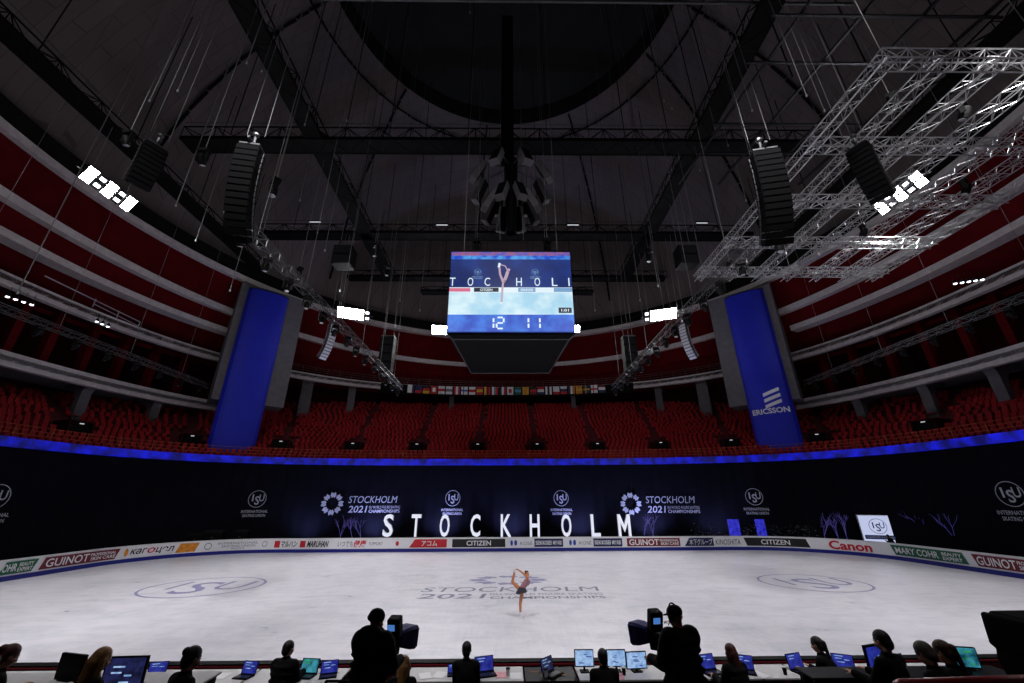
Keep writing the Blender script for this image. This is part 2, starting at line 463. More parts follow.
def ad(px0, px1, parts, base=None, slant=.12, z0=ZB0, z1=ZB1):
    """parts: (text, u0, u1, v0, v1, material, bold, shear) in 0..1 of the banner"""
    s0 = RINK.find(px0, .7, 0) if px0 > -900 else None; s1 = RINK.find(px1, .7, 0)
    if s0 is None: s0 = s1 - px0 * -1
    w = s1 - s0; root = None
    pm = MB(); n = max(2, int(w / .5))
    for i in range(n):
        a = s0 + w * i / n; c = s0 + w * (i + 1) / n
        pm.quad([RINK.pt(a - slant, -.03, z0), RINK.pt(c - slant, -.03, z0), RINK.pt(c + slant, -.03, z1), RINK.pt(a + slant, -.03, z1)])
    root = pm.build('advert_panel', base or 'boardw', bd)
    for (txt, u0, u1, v0, v1, mt, bold, sh) in parts:
        ww = (u1 - u0) * w; hh = (v1 - v0) * (z1 - z0)
        if txt == '#sq':
            t = MB(); t.quad([(-ww / 2, 0, -hh / 2), (ww / 2, 0, -hh / 2), (ww / 2, 0, hh / 2), (-ww / 2, 0, hh / 2)])
        elif txt == '#par':
            t = MB(); t.quad([(-ww / 2 - .25, 0, -hh / 2), (ww / 2, 0, -hh / 2), (ww / 2, 0, hh / 2), (-ww / 2 + .25, 0, hh / 2)])
        elif txt == '#leaf': t = ring_mb(0, .5 * ww, 12); t.v = [V((v.x * .8, 0, v.z * hh / ww)) for v in t.v]
        elif txt == '#ring': t = ring_mb(.4 * hh, .5 * hh, 16)
        else: t = text_mb(txt, ww, hh, bold, sh)
        on_path(t, RINK, s0 + (u0 + u1) / 2 * w, z0 + (v0 + v1) / 2 * (z1 - z0), -.045 - (.015 if not txt.startswith('#') else 0)).build(
            'lettering' if not txt.startswith('#') else 'emblem', mt, root)
GU = [('GUINOT', .04, .60, .14, .86, 'pwhite', .015, 0), ('PROFESSIONAL', .62, .97, .56, .84, 'pwhite', .02, 0), ('SKIN CARE', .63, .97, .16, .48, 'pwhite', .02, 0)]
MC = [('MARY COHR', .04, .66, .2, .82, 'pwhite', .015, 0), ('BEAUTY', .71, .96, .54, .84, 'pwhite', .02, 0), ('EXPERT', .71, .96, .14, .44, 'pwhite', .02, 0)]
CI = [('CITIZEN', .27, .73, .2, .8, 'pwhite', .02, 0)]
KO = [('#leaf', .0, .06, .15, .85, 'pblue', 0, 0), ('#leaf', .07, .14, .15, .85, 'pblue', 0, 0), ('KOSÉ', .19, .42, .25, .75, 'pgrey', 0, 0), ('#sq', .46, 1.0, .0, 1.0, 'navy', 0, 0), ('SEKKISEI', .48, .78, .25, .75, 'pwhite', .02, 0), ('MIYABI', .81, .97, .25, .75, 'pwhite', .01, 0)]
sR = RINK.find(35, .7)
ad(1, 35, [('OHR', .0, .42, .2, .82, 'pwhite', .015, 0), ('BEAUTY', .48, .92, .54, .84, 'pwhite', .02, 0), ('EXPERT', .46, .92, .14, .44, 'pwhite', .02, 0)], 'green')
ad(42, 117, GU, 'maroon')
ad(123, 174, [('#leaf', .0, .1, .1, .95, 'orange', 0, 0), ('каг', .13, .46, .26, .82, 'pblack', .012, .2), ('о', .47, .62, .26, .82, 'red', .012, .2), ('цел', .63, 1.0, .12, .82, 'pblack', .012, .2)])
ad(178, 197, [], 'orange')
ad(203, 270, [('#ring', .02, .12, .1, .9, 'pgrey', 0, 0), ('INTERNATIONAL', .2, .8, .62, .88, 'pgrey', 0, 0), ('SKATING UNION', .26, .76, .28, .54, 'pgrey', 0, 0), ('WORLD', .4, .6, .04, .2, 'pgrey', 0, 0), ('#ring', .86, .96, .2, .9, 'pgrey', 0, 0)], slant=0)
ad(275, 329, [('#sq', 0, .1, .1, .9, 'red', 0, 0), ('マルハン', .13, .42, .12, .88, 'pblack', .02, .2), ('#sq', .47, .57, .1, .9, 'red', 0, 0), ('MARUHAN', .6, 1.0, .12, .88, 'pblack', .03, .3)], slant=.0)
ad(338, 384, [('いつでも', 0, .33, .15, .85, 'pgrey', .01, .2), ('健康', .35, .62, .05, .95, 'red', .02, .2), ('SUPPORT', .68, .98, .3, .7, 'pgrey', 0, 0)], slant=0)
ad(394, 447, [('#leaf', .02, .1, .2, .8, 'red', 0, 0), ('#par', .34, 1.0, 0, 1, 'red', 0, 0), ('アコム', .52, .82, .18, .82, 'pwhite', .02, 0)], slant=0)
ad(452, 505, CI, 'pblack', 0)
ad(510, 563, KO, None, 0)
ad(569, 622, KO, None, 0)
ad(627, 680, GU, 'maroon', 0)
ad(687, 740, [('#par', 0, .5, 0, 1, 'navy', 0, 0), ('木下グループ', .04, .48, .14, .86, 'pwhite', .01, .1), ('KINOSHITA', .53, 1.0, .14, .8, 'pblack', .0, .3)], slant=0)
ad(745, 808, CI, 'pblack', -.12)
ad(829, 872, [('Canon', 0, 1, .0, 1.0, 'red', .03, 0)], slant=0)
ad(893, 966, MC, 'green', -.12)
ad(975, 1050, GU, 'maroon', -.12)

# ------------------------------------------------------------------ bowl
BOWL = superpath(36, 21.7, 3.0)
SLO, SHI = -52, 52
# curtain
cp = [(0.0, 0.0), (0.0, 8.15)]
m = MB(); step = .3; n = int((SHI - SLO) / step)
for i in range(n + 1):
    t = SLO + i * step
    o = .07 * math.sin(t * 5.1) + .05 * math.sin(t * 2.3 + 1)
    for z in (-.05, 2.7, 5.4, 8.08): m.v.append(BOWL.pt(t, -.25 + o * (1.2 - z / 12), z))
for i in range(n):
    for j in range(3): m.f.append((i * 4 + j, (i + 1) * 4 + j, (i + 1) * 4 + j + 1, i * 4 + j + 1)); m.m.append(0)
cur = tag(m.build('backdrop_curtain', mat('navy_drape', (12, 12, 24), .9, scale=.8, var=.2, spec=.1), smooth=True),
          'navy cloth backdrop curtain hanging behind the rink under the blue light ribbon', 'curtain')
def cur_logo(mb, px, py, name, label):
    s = BOWL.find(px, 5, -.4); P = BOWL.pt(s, -.4, 5)
    # find z giving py
    z = min([k * .05 for k in range(10, 160)], key=lambda z: abs(proj(BOWL.pt(s, -.4, z))[1] - py))
    on_path(mb, BOWL, s, z, -.42).build(name, 'logo', cur)
for px, py, R in ((-2, 497, .82), (258, 499, .82), (453, 498, .82), (561, 498, .82), (753, 497, .82), (1008, 494, .85)):
    cur_logo(isu_mb(R), px, py, 'printed_emblem', '')
cur_logo(champ_mb(2.35), 364, 503.5, 'printed_wordmark', ''); cur_logo(champ_mb(2.35), 659, 503.5, 'printed_wordmark', '')
# led ribbon
tag(sweep(BOWL, SLO, SHI, [(-.35, 8.1), (-.35, 8.78), (0.05, 8.78), (0.05, 8.1)], .6).build('light_ribbon', 'ribbon'),
    'glowing blue electronic ribbon display along the front of the seating', 'display')
# guard rail
gr = thing('guard_rail', 'orange guard rail along the front seat row above the blue ribbon', 'railing', BOWL.pt(0, 0, 8.8))
mm = MB()
for z in (9.1, 9.4, 9.7):
    pts = [BOWL.pt(SLO + i * 1.0, -.1, z) for i in range(int((SHI - SLO)) + 1)]; mm.path(pts, .016, 4)
mm.build('rail', 'rail', gr)
s = -50.4
while s < 51:
    MB().tube(BOWL.pt(s, -.1, 8.79), BOWL.pt(s, -.1, 9.71), .024, n=4).build('post', 'rail', gr); s += 2.4
# tiers
NR = 24; TD, TH = .76, .45
prof = []
for i in range(NR + 1):
    prof += [(.05 + i * TD, 8.3 + i * TH - (TH if i else 0)), (.05 + i * TD, 8.3 + i * TH)]
prof += [(.05 + NR * TD + 2.5, 8.3 + NR * TH), (.05 + NR * TD + 2.5, 7), (.05, 7)]
# each tier row needs the outward growth, so sweep with offsets along the normals
struct(sweep(BOWL, SLO, SHI, prof, 1.0).build('floor_seating_tier', 'redstep'))
# seat prototype (local: faces -y)
def seat_mb():
    m = MB()
    m.box((0, -.02, .43), (.38, .36, .05)); m.box((0, .2, .66), (.37, .05, .36), Matrix.Rotation(-.18, 3, 'X'))
    m.box((0, -.2, .40), (.40, .03, .05)); m.box((-.2, .08, .2), (.04, .2, .4)); m.box((.2, .08, .2), (.04, .2, .4))
    return m
aisle_s = [(-3.65 - 7.3 * k) for k in range(7)] + [(3.65 + 7.3 * k) for k in range(7)]
seats = []
sb = Matrix.Identity(3)
for r in range(NR):
    off = .05 + r * TD + .40; z = 8.3 + r * TH
    s = SLO + .3
    while s < SHI - .3:
        p, T, N = BOWL.at(s)
        # spacing compensation on the convex side
        p2 = BOWL.pt(s + .1, off, 0) - BOWL.pt(s, off, 0); g = max(1.0, p2.length / .1)
        da = min(abs(s - a) for a in aisle_s)
        wgap = .40 / g
        if r < 3: wgap = -1
        elif r < 7: wgap = 1.25 / g
        P = BOWL.pt(s, off, z)
        inside = (abs(P.x) / 45) ** 2.45 + (abs(P.y - CY) / 42) ** 2.45 < 1
        if da > wgap and inside and min((P - V((sx_ * 31.4, 46.6, P.z))).length for sx_ in (-1, 1)) > 2.3:
            q = proj(P)
            rz = math.atan2(T.y, T.x)
            seats.append((P, rz, q, r, s))
        s += .535 / g
def inframe(q): return -3 < q[0] < 1027 and 350 < q[1] < 470
cand = sorted([x for x in seats if inframe(x[2]) and x[3] > 0], key=lambda x: (x[0] - CAMP).length)
solo = cand[:296]; ids = set(id(x) for x in solo)
sm_ = seat_mb(); proto = None
def block_name(s):
    return 'left of the left blue banner' if s < -27 else 'right of the right blue banner' if s > 27 else 'facing the ice centre'
ordn = ['first', 'second', 'third', 'fourth', 'fifth', 'sixth', 'seventh', 'eighth', 'ninth', 'tenth', 'eleventh', 'twelfth', 'thirteenth', 'fourteenth', 'fifteenth', 'sixteenth', 'seventeenth', 'eighteenth', 'nineteenth', 'twentieth', 'twenty first', 'twenty second', 'twenty third', 'top']
for P, rz, q, r, s in solo:
    if proto is None: o = proto = sm_.build('arena_seat', 'seat')
    else: o = proto.copy(); COL.objects.link(o)
    o.location = P; o.rotation_euler = (0, 0, rz)
    tag(o, 'empty red folding seat, %s row above the blue ribbon, %s' % (ordn[r], block_name(s)), 'seat', 'red seats in the %s row %s' % (ordn[r], block_name(s)))
m = MB()
sim = MB()   # slimmer mesh for the thousands further off
sim.box((0, -.02, .43), (.36, .36, .06)); sim.box((0, .2, .66), (.35, .05, .34), Matrix.Rotation(-.18, 3, 'X'))
for x in seats:
    if id(x) in ids: continue
    q = x[2]
    if not (-80 < q[0] < 1104): continue
    R = Matrix.Rotation(x[1], 3, 'Z'); k = len(m.v)
    m.v += [R @ v + x[0] for v in sim.v]; m.f += [tuple(k + i for i in f) for f in sim.f]
m.m = [0] * len(m.f)
tag(m.build('seating', 'seat'), 'thousands of empty red seats filling the stand behind the blue ribbon', 'seats', kind='stuff')
# doorways through the seats (vomitories)
for a in aisle_s:
    P = BOWL.pt(a, 2.6, 10); q = proj(P)
    if not (-20 < q[0] < 1044): continue
    p, T, N = BOWL.at(a); rz = math.atan2(T.y, T.x); R = Matrix.Rotation(rz, 3, 'Z')
    base = BOWL.pt(a, 2.35, 9.3)
    w = 'doorway' 
    o = thing('tier_doorway', 'small dark doorway in the red seats, %s from the middle of the stand' % (('%s to the %s' % (ordn[int((abs(a) - 3.65) / 7.3 + .1)], 'left' if a < 0 else 'right'))), 'doorway', base, 'doorways in the seating')
    T2 = lambda v: R @ v + base
    mb = MB(); mb.box((-.85, 1.2, .8), (.14, 2.4, 1.6)); mb.box((.85, 1.2, .8), (.14, 2.4, 1.6)); mb.box((0, 1.2, 1.66), (1.84, 2.4, .12))
    mb.v = [T2(v) for v in mb.v]; mb.build('surround', 'redshade', o)
    mb = MB(); mb.box((0, .9, .8), (1.56, 1.4, 1.6)); mb.v = [T2(v) for v in mb.v]; mb.build('dark_infill', 'black', o)  # solid black block standing in for the dark passage
    mb = MB(); mb.box((0, .12, 1.5), (.3, .08, .08)); mb.v = [T2(v) for v in mb.v]; mb.build('lamp', 'exitlamp', o)
# ------------------------------------------------------------------ upper rings
ringD = superpath(40, 37, 2.45); ringE = superpath(40.5, 37.6, 2.45); ringC = superpath(39, 38.5, 2.1); ringB = superpath(38, 40, 2.05); ringA = superpath(37.5, 37.5, 2.0)
def lim(P): return P.lo + .1, P.hi - .1
BLK = []
sPL = {}
def ring_band(P, z0, z1, depth, name, mt='concrete', s0=None, s1=None):
    a, b_ = lim(P); a = s0 if s0 is not None else a; b_ = s1 if s1 is not None else b_
    return struct(sweep(P, a, b_, [(0, z0), (0, z1), (depth, z1), (depth, z0)], 1.2).build(name, mt))
ring_band(ringA, 30.1, 30.75, 1.2, 'trim_1')
ring_band(ringB, 25.8, 26.5, 1.4, 'trim_2')
sl = ringC.find(232, 23.9); sr = ringC.find(790, 23.9)
ring_band(ringC, 23.6, 24.2, 1.4, 'trim_3', s0=ringC.lo + .1, s1=sl); ring_band(ringC, 23.6, 24.2, 1.4, 'trim_4', s0=sr, s1=ringC.hi - .1)
ring_band(ringD, 20.5, 21.5, .6, 'trim_5')
ring_band(ringD, 20.9, 21.3, 7, 'ceiling_balcony', 'redshade')  # soffit coloured dark to stand in for the shade under the balcony
el = ringE.find(217, 15.2); er = ringE.find(795, 15.2)
ring_band(ringE, 14.6, 15.75, .6, 'trim_6', s0=ringE.lo + .1, s1=el); ring_band(ringE, 14.6, 15.75, .6, 'trim_7', s0=er, s1=ringE.hi - .1)
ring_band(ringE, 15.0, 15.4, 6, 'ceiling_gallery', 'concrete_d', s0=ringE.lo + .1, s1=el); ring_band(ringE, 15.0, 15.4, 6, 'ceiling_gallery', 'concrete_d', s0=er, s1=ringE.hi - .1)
def wall2(PA, oa, za, PB, ob, zb, mt, name, s0=None, s1=None, N=90):
    """wall between two rings, matched by fraction of length"""
    m = MB()
    for i in range(N + 1):
        f = i / N
        m.v.append(PA.pt(PA.lo + .1 + (PA.hi - PA.lo - .2) * f, oa, za)); m.v.append(PB.pt(PB.lo + .1 + (PB.hi - PB.lo - .2) * f, ob, zb))
    for i in range(N): m.f.append((2 * i, 2 * i + 2, 2 * i + 3, 2 * i + 1)); m.m.append(0)
    return struct(m.build(name, mt))
wall2(ringA, .5, 30.9, ringB, .5, 25.9, 'redwall', 'wall_upper')
wall2(ringB, .5, 26.4, ringC, .7, 23.7, 'redwall', 'wall_middle')
wall2(ringC, 1.1, 24.1, ringD, 3.2, 20.6, 'redwall', 'wall_lower')
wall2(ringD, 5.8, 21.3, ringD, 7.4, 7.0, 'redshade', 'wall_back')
# red uprights between lower galleries
# D gallery railing in the middle
gd = thing('balcony_rail', 'thin grey railing on the balcony edge between the two blue banners', 'railing', ringD.pt(0, 0, 21.5))
mm = MB()
dl = ringD.find(290, 21.5); dr = ringD.find(735, 21.5)
for z in (21.85, 22.2, 22.5):
    mm.path([ringD.pt(dl + (dr - dl) * i / 60, .1, z) for i in range(61)], .025, 4)
mm.build('rail', 'steel', gd)
for i in range(41):
    s = dl + (dr - dl) * i / 40; MB().tube(ringD.pt(s, .1, 21.4), ringD.pt(s, .1, 22.5), .025, n=4).build('post', 'steel', gd)
# black strip standing in for the dark void behind the flags
struct(sweep(ringD, -20, 20, [(-.06, 19.9), (-.06, 21.45), (-.01, 21.45), (-.01, 19.9)], 1.2).build('dark_void_strip', 'black'))
# flags
FL = [('pwhite pwhite navy', 'v'), ('navy navy red', 'h'), ('pblack red yellow', 'h'), ('red pwhite red', 'c'), ('pwhite red pwhite', 'h'), ('pwhite pgrey pwhite', 'h'),
      ('red pwhite red', 'v'), ('pwhite pblue pwhite', 'x'), ('pwhite red pwhite', 'h'), ('red yellow red', 'h'), ('yellow maroon red', 'v'), ('pwhite pgrey red', 'v'),
      ('navy pwhite red', 'v'), ('pwhite red pwhite', 'c'), ('green skyb green', 'h'), ('yellow orange yellow', 'v'), ('pblack red maroon', 'h'), ('red pwhite navy', 'h'),
      ('pwhite pblack pwhite', 'v'), ('pwhite pwhite red', 'h'), ('pwhite navy red', 'h'), ('navy pwhite orange', 'v'), ('orange yellow orange', 'h'), ('navy yellow navy', 'x'), ('pwhite red pwhite', 'x'), ('maroon pwhite navy', 'h')]
CN = dict(pwhite='white', navy='navy', red='red', pblack='black', yellow='yellow', pgrey='grey', pblue='blue', green='green', skyb='light blue', orange='orange', maroon='dark red')
for i, (cs, k) in enumerate(FL):
    px = 411 + i * (602 - 411) / (len(FL) - 1); s = ringD.find(px, 20.8); cs = cs.split(); w, h = 1.02, 1.3
    m = MB(); ww = lambda x: .05 * math.sin(x * 5 + i)
    def fq(x0, x1, z0, z1, mi, d=0):
        n = 4
        for j in range(n):
            a = x0 + (x1 - x0) * j / n; c = x0 + (x1 - x0) * (j + 1) / n
            m.quad([ringD.pt(s + a, -.16 + ww(a) - d, z0), ringD.pt(s + c, -.16 + ww(c) - d, z0), ringD.pt(s + c, -.16 + ww(c) - d, z1), ringD.pt(s + a, -.16 + ww(a) - d, z1)], mi)
    Z0, Z1 = 20.15, 20.15 + h; W2 = w / 2
    if k == 'h':
        for j in range(3): fq(-W2, W2, Z1 - h * (j + 1) / 3, Z1 - h * j / 3, j)
    elif k == 'v':
        for j in range(3): fq(-W2 + w * j / 3, -W2 + w * (j + 1) / 3, Z0, Z1, j)
    elif k == 'c':
        fq(-W2, W2, Z0, Z1, 0); fq(-W2 * .45, W2 * .45, Z0 + h * .25, Z1 - h * .25, 1, .01)
    else:
        fq(-W2, W2, Z0, Z1, 0); fq(-W2, W2, Z0 + h * .4, Z0 + h * .6, 1, .01); fq(-W2 * .4, -W2 * .1, Z0, Z1, 1, .02)
    base = ringD.pt(s, 0, Z0); 
    o = m.build('hanging_flag', cs if k in 'hv' else cs[:2]); 
    patt = {'h': 'horizontal stripes', 'v': 'upright stripes', 'c': 'centre panel', 'x': 'cross'}[k]
    nm = ' '.join(dict.fromkeys(CN[c] for c in (cs if k in 'hv' else cs[:2])))
    tag(o, '%s flag with %s, %s from left below balcony' % (nm, patt, (ordn + ['twenty fourth', 'twenty fifth', 'last'])[i] if i < 23 else ['twenty fourth', 'twenty fifth', 'last'][i - 23]), 'flag', 'flags along the balcony')
# columns under balconies
def column(px, P, off, zt, zb, w, label):
    s = P.find(px, zb + 1, off); p, T, N = P.at(s); b0 = P.pt(s, off, zb)
    R = Matrix.Rotation(math.atan2(T.y, T.x), 3, 'Z'); m = MB(); h = zt - zb
    side = [(-.0, 0), (.6, 0), (.6, h - 1.5), (1.0, h - .8), (2.4, h - .4), (2.4, h), (-.5, h), (-.5, h - .25), (-.1, h - .6), (0, h - 1.0)]
    pts = [(x, z) for x, z in side]
    k = MB(); k.prism(pts, -w / 2, w / 2)      # outline in (x=depth, z)
    k.v = [R @ V((v.y, v.x, v.z)) + b0 for v in k.v]
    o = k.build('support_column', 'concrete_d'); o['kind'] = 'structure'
    return o
for px, w in ((302, 1.5), (348, 1.0), (662, 1.0), (707, 1.5), (450, .7), (575, .7)):
    column(px, ringD, 1.6, 20.9, 14.5, w, '')
for px, w in ((72, .85), (146, .85), (868, .85), (938, .85), (1012, .85)):
    column(px, ringE, .9, 15.0, 9.6, w, '')
# ------------------------------------------------------------------ dome
def dome_profile():
    pr = []
    Rr, zc = 39.2, 28.0
    a0 = math.acos(38.6 / Rr); pr.append((38.9, 31.2))
    for i in range(17):
        a = a0 + (PI / 2 - a0) * i / 16
        pr.append((Rr * math.cos(a), zc + Rr * math.sin(a)))
    return pr
domem = bpy.data.materials.new('dome_panels'); domem.use_nodes = True; nt = domem.node_tree; b = nt.nodes['Principled BSDF']; b.inputs['Roughness'].default_value = .85
tc = nt.nodes.new('ShaderNodeTexCoord'); bk = nt.nodes.new('ShaderNodeTexBrick'); bk.inputs['Scale'].default_value = .22
c0 = lin((116, 106, 105))
bk.inputs['Color1'].default_value = (*c0, 1); bk.inputs['Color2'].default_value = (*[x * .88 for x in c0], 1); bk.inputs['Mortar'].default_value = (*[x * .6 for x in c0], 1)
bk.inputs['Mortar Size'].default_value = .006
nt.links.new(tc.outputs['Object'], bk.inputs['Vector']); nt.links.new(bk.outputs['Color'], b.inputs['Base Color']); M['dome'] = domem
pr = dome_profile(); rc = 20.9
n = 72; m = MB(); cap = MB()
pts = [(r, z) for r, z in pr if r > rc] + [(rc, 28 + math.sqrt(39.2 ** 2 - rc ** 2))]
for r, z in pts:
    for i in range(n): m.v.append(V((r * math.cos(2 * PI * i / n), CY + r * math.sin(2 * PI * i / n), z)))
for j in range(len(pts) - 1):
    for i in range(n): m.f.append((j * n + i, (j + 1) * n + i, (j + 1) * n + (i + 1) % n, j * n + (i + 1) % n)); m.m.append(0)
struct(m.build('ceiling_dome', domem, smooth=True))
zr = pts[-1][1]
m = MB(); pts = [(rc, zr - .3), (rc, zr + 3), (0.01, zr + 5)]
for r, z in pts:
    for i in range(n): m.v.append(V((r * math.cos(2 * PI * i / n), CY + r * math.sin(2 * PI * i / n), z)))
for j in range(2):
    for i in range(n): m.f.append((j * n + i, (j + 1) * n + i, (j + 1) * n + (i + 1) % n, j * n + (i + 1) % n)); m.m.append(0)
struct(m.build('ceiling_crown', mat('crown_black', (30, 32, 31), .9, scale=.6, var=.3)))
def sph(az, r): return V((r * math.sin(az), CY + r * math.cos(az), 28 + math.sqrt(max(0, 39.0 ** 2 - r * r))))
m = MB()
for k in range(48): m.tube(sph(2 * PI * k / 48, 23.2) - V((0, 0, .6)), sph(2 * PI * (k + 1) / 48, 23.2) - V((0, 0, .6)), .13, n=6)
struct(m.build('ceiling_ring', 'black'))
for az in range(-90, 91, 36):
    a = math.radians(az + 9 - 18 if az + 9 > 90 else az + 9) ; m = MB()
    pp = [sph(a, 21 + 17.2 * i / 12) for i in range(13)]
    for x, y in zip(pp, pp[1:]):
        m.tube(x - V((0, 0, .35)), y - V((0, 0, .1)), .16, n=4)
    struct(m.build('ceiling_rib', 'catwalk'))
# dark duct ring just above the top band
struct(sweep(ringA, ringA.lo + .1, ringA.hi - .1, [(.5, 31.2), (.1, 32.4), (1.0, 32.4), (1.2, 31.2)], 1.5).build('trim_9', 'black'))
# end closure behind the camera: the near stand wall
m = MB()
sp2 = [V((38.2 * math.cos(a), CY + 38.2 * math.sin(a), 0)) for a in [PI * 1.08 + PI * .84 * i / 30 for i in range(31)]]
for p, q in zip(sp2, sp2[1:]): m.quad([(p.x, p.y, 4), (q.x, q.y, 4), (q.x, q.y, 31), (p.x, p.y, 31)])
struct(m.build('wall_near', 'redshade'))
struct(MB().box((0, 4.5, .68), (56, 5.6, 1.36)).build('floor_camera_platform', 'black'))
struct(MB().box((0, 8.95, .33), (56, 3.3, .66)).build('floor_press_deck', 'black'))

# ------------------------------------------------------------------ pillars with banners
def pillar(side):
    if side < 0:
        A = at_z(231, 437, 9.2); tl = (253, 290); 
        xb0, xb1 = (209, 432), (250, 443); pc0, pc1 = 190, 262
        L = at_x  # unused
    # corner points of banner in plan, taken on vertical planes
    c = V((-30.35, 45.5, 0)) if side < 0 else V((30.45, 45.5, 0))
    tx = V((math.cos(math.radians(42)), math.sin(math.radians(42)) * (1 if side < 0 else -1), 0))
    nin = V((tx.y, -tx.x, 0)) ;   # towards the rink
    if nin.y > 0: nin = -nin
    zb, zt = 9.0, 31.0
    def P(u, d, z): return c + tx * u + nin * d + V((0, 0, z))
    pm = MB()
    # pillar: wide slab with chamfered edges, standing behind the banner
    out = [(-3.0, -3.2), (-3.0, -.1), (4.3, -.1), (4.3, -3.2)] if side < 0 else [(-4.3, -3.2), (-4.3, -.1), (3.0, -.1), (3.0, -3.2)]
    k = len(pm.v)
    for z in (14.9, 29.5):
        for u, d in out: pm.v.append(P(u, d, z))
    nO = len(out)
    pm.f = [tuple(range(nO)), tuple(reversed(range(nO, 2 * nO)))] + [((i + 1) % nO, i, nO + i, nO + (i + 1) % nO) for i in range(nO)]; pm.m = [0] * len(pm.f)
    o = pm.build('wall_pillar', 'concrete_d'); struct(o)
    pm = MB(); pm.prism([(-1.9, -1.6), (1.9, -1.6), (1.9, .05), (-1.9, .05)], zb + .1, 15.0, T=lambda v: P(v.x, v.z, v.y)); struct(pm.build('wall_pillar', 'redshade'))
    bw = 2.25
    bm = MB(); n = 14
    for j in range(12):
        for i in range(n):
            u0, u1 = -bw + 2 * bw * i / n, -bw + 2 * bw * (i + 1) / n; z0 = zb + (28.9 - zb) * j / 12; z1 = zb + (28.9 - zb) * (j + 1) / 12
            f = lambda u: .1 + .75 * math.sqrt(max(0, 1 - (u / bw) ** 2))
            bm.quad([P(u0, f(u0), z0), P(u1, f(u1), z0), P(u1, f(u1), z1), P(u0, f(u0), z1)])
    # bottom drape
    root = thing('column_banner', 'tall plain blue banner wrapped on the left concrete pillar' if side < 0 else 'tall blue banner with white slanted bars and ERICSSON on the right concrete pillar', 'banner', c + V((0, 0, zb)))
    bm.build('cloth', 'bluebanner', root, smooth=True)
    rod = MB(); rod.path([P(-bw + 2 * bw * i / n, .1 + .75 * math.sqrt(max(0, 1 - (-1 + 2 * i / n) ** 2)), 28.9) for i in range(n + 1)], .06, 6); rod.build('top_bar', 'blackm', root)
    if side > 0:
        lm = MB(); f = lambda u: .14 + .75 * math.sqrt(max(0, 1 - (u / bw) ** 2))
        for i in range(3):
            zz = 15.35 - i * .68
            for j in range(4):
                a = -.7 + .42 * j; c2 = a + .42
                g = lambda u: (u + .7) * .32
                lm.quad([P(a + .35, f(a + .35), zz + g(a)), P(c2 + .35, f(c2 + .35), zz + g(c2)), P(c2 + .35, f(c2 + .35), zz + g(c2) + .38), P(a + .35, f(a + .35), zz + g(a) + .38)])
        lm.build('bar_emblem', 'pwhite', root)
        t = text_mb('ERICSSON', 3.7, .62, .03); t.v = [P(v.x, f(v.x), 13.7 + v.z) for v in t.v]; t.build('lettering', 'pwhite', root)
pillar(-1); pillar(1)

# ================================================================== RIGGING
def truss_mb(p0, p1, w=.5, r=.028, bay=.6, h=None, up=V((0, 0, 1))):
    p0 = V(p0); p1 = V(p1); d = (p1 - p0); L = d.length; d.normalize(); h = h or w
    sx = d.cross(up).normalized(); sy = sx.cross(d).normalized(); m = MB()
    C = [sx * w / 2 + sy * h / 2, -sx * w / 2 + sy * h / 2, -sx * w / 2 - sy * h / 2, sx * w / 2 - sy * h / 2]
    for c in C: m.tube(p0 + c, p1 + c, r, n=5)
    n = max(1, int(L / bay))
    for i in range(n):
        a = p0 + d * (L * i / n); b_ = p0 + d * (L * (i + 1) / n)
        for j in range(4):
            c0, c1 = C[j], C[(j + 1) % 4]
            if (i + j) % 2: c0, c1 = c1, c0
            m.tube(a + c0, b_ + c1, r * .62, n=3, caps=False)
        if i % 2 == 0:
            for j in range(4): m.tube(a + C[j], a + C[(j + 1) % 4], r * .6, n=3, caps=False)
    return m
def dome_z(x, y, z=None):
    rr = x * x + (y - CY) ** 2
    return 28 + math.sqrt(max(1, 38.9 ** 2 - rr)) + (2.0 if rr < 20 ** 2 else 0)
def cab(parent, x, y, z, r=.014, name='cable', top=None, m='cable'):
    return MB().tube((x, y, z), (x, y, top or dome_z(x, y)), r, n=4).build(name, m, parent)

# --- catwalks
def catwalk(p0, p1, label, w=1.5, h=1.3, cables=4):
    p0 = V(p0); p1 = V(p1); t = thing('catwalk', label, 'catwalk', (p0 + p1) / 2)
    truss_mb(p0, p1, w, .07, 1.5, h).build('frame', 'catwalk', t)
    d = (p1 - p0).normalized(); sx = d.cross(V((0, 0, 1)))
    k = MB(); c = (p0 + p1) / 2
    for s in (-1, 1):
        o = sx * (w / 2 * s); z0 = V((0, 0, -h / 2)); z1 = V((0, 0, -h / 2 + .35))
        k.prism([(0, 0)] * 0 or [(-.02, 0), (.02, 0), (.02, 1), (-.02, 1)], 0, 1, T=lambda v: p0 + o + sx * v.x + z0 + (z1 - z0) * v.z + (p1 - p0) * v.y)
    k.quad([p0 + sx * w / 2 + z0, p1 + sx * w / 2 + z0, p1 - sx * w / 2 + z0, p0 - sx * w / 2 + z0])
    k.build('deck', 'catwalk', t)
    L = (p1 - p0).length
    hd = MB()
    for s in (-1, 1):
        o = sx * (w / 2 * s) + V((0, 0, h / 2 + .5)); hd.tube(p0 + o, p1 + o, .03, n=4)
    hd.build('handrail', 'steel', t)
    for i in range(cables):
        q = p0 + d * (L * (i + .5) / cables)
        if (q.x ** 2 + (q.y - CY) ** 2) < 37 ** 2: MB().tube(q + V((0, 0, h / 2)), (q.x, q.y, dome_z(q.x, q.y)), .04, n=4).build('hanger', 'black', t)
    return t
catwalk((-30, 28.3, 36), (30, 28.3, 36), 'black catwalk crossing the hall nearest, above the hanging speakers', 1.6, 1.5, 8)
catwalk((-31, 42.2, 36), (31, 42.2, 36), 'black catwalk crossing the hall behind the central speaker cluster', 1.5, 1.3, 8)
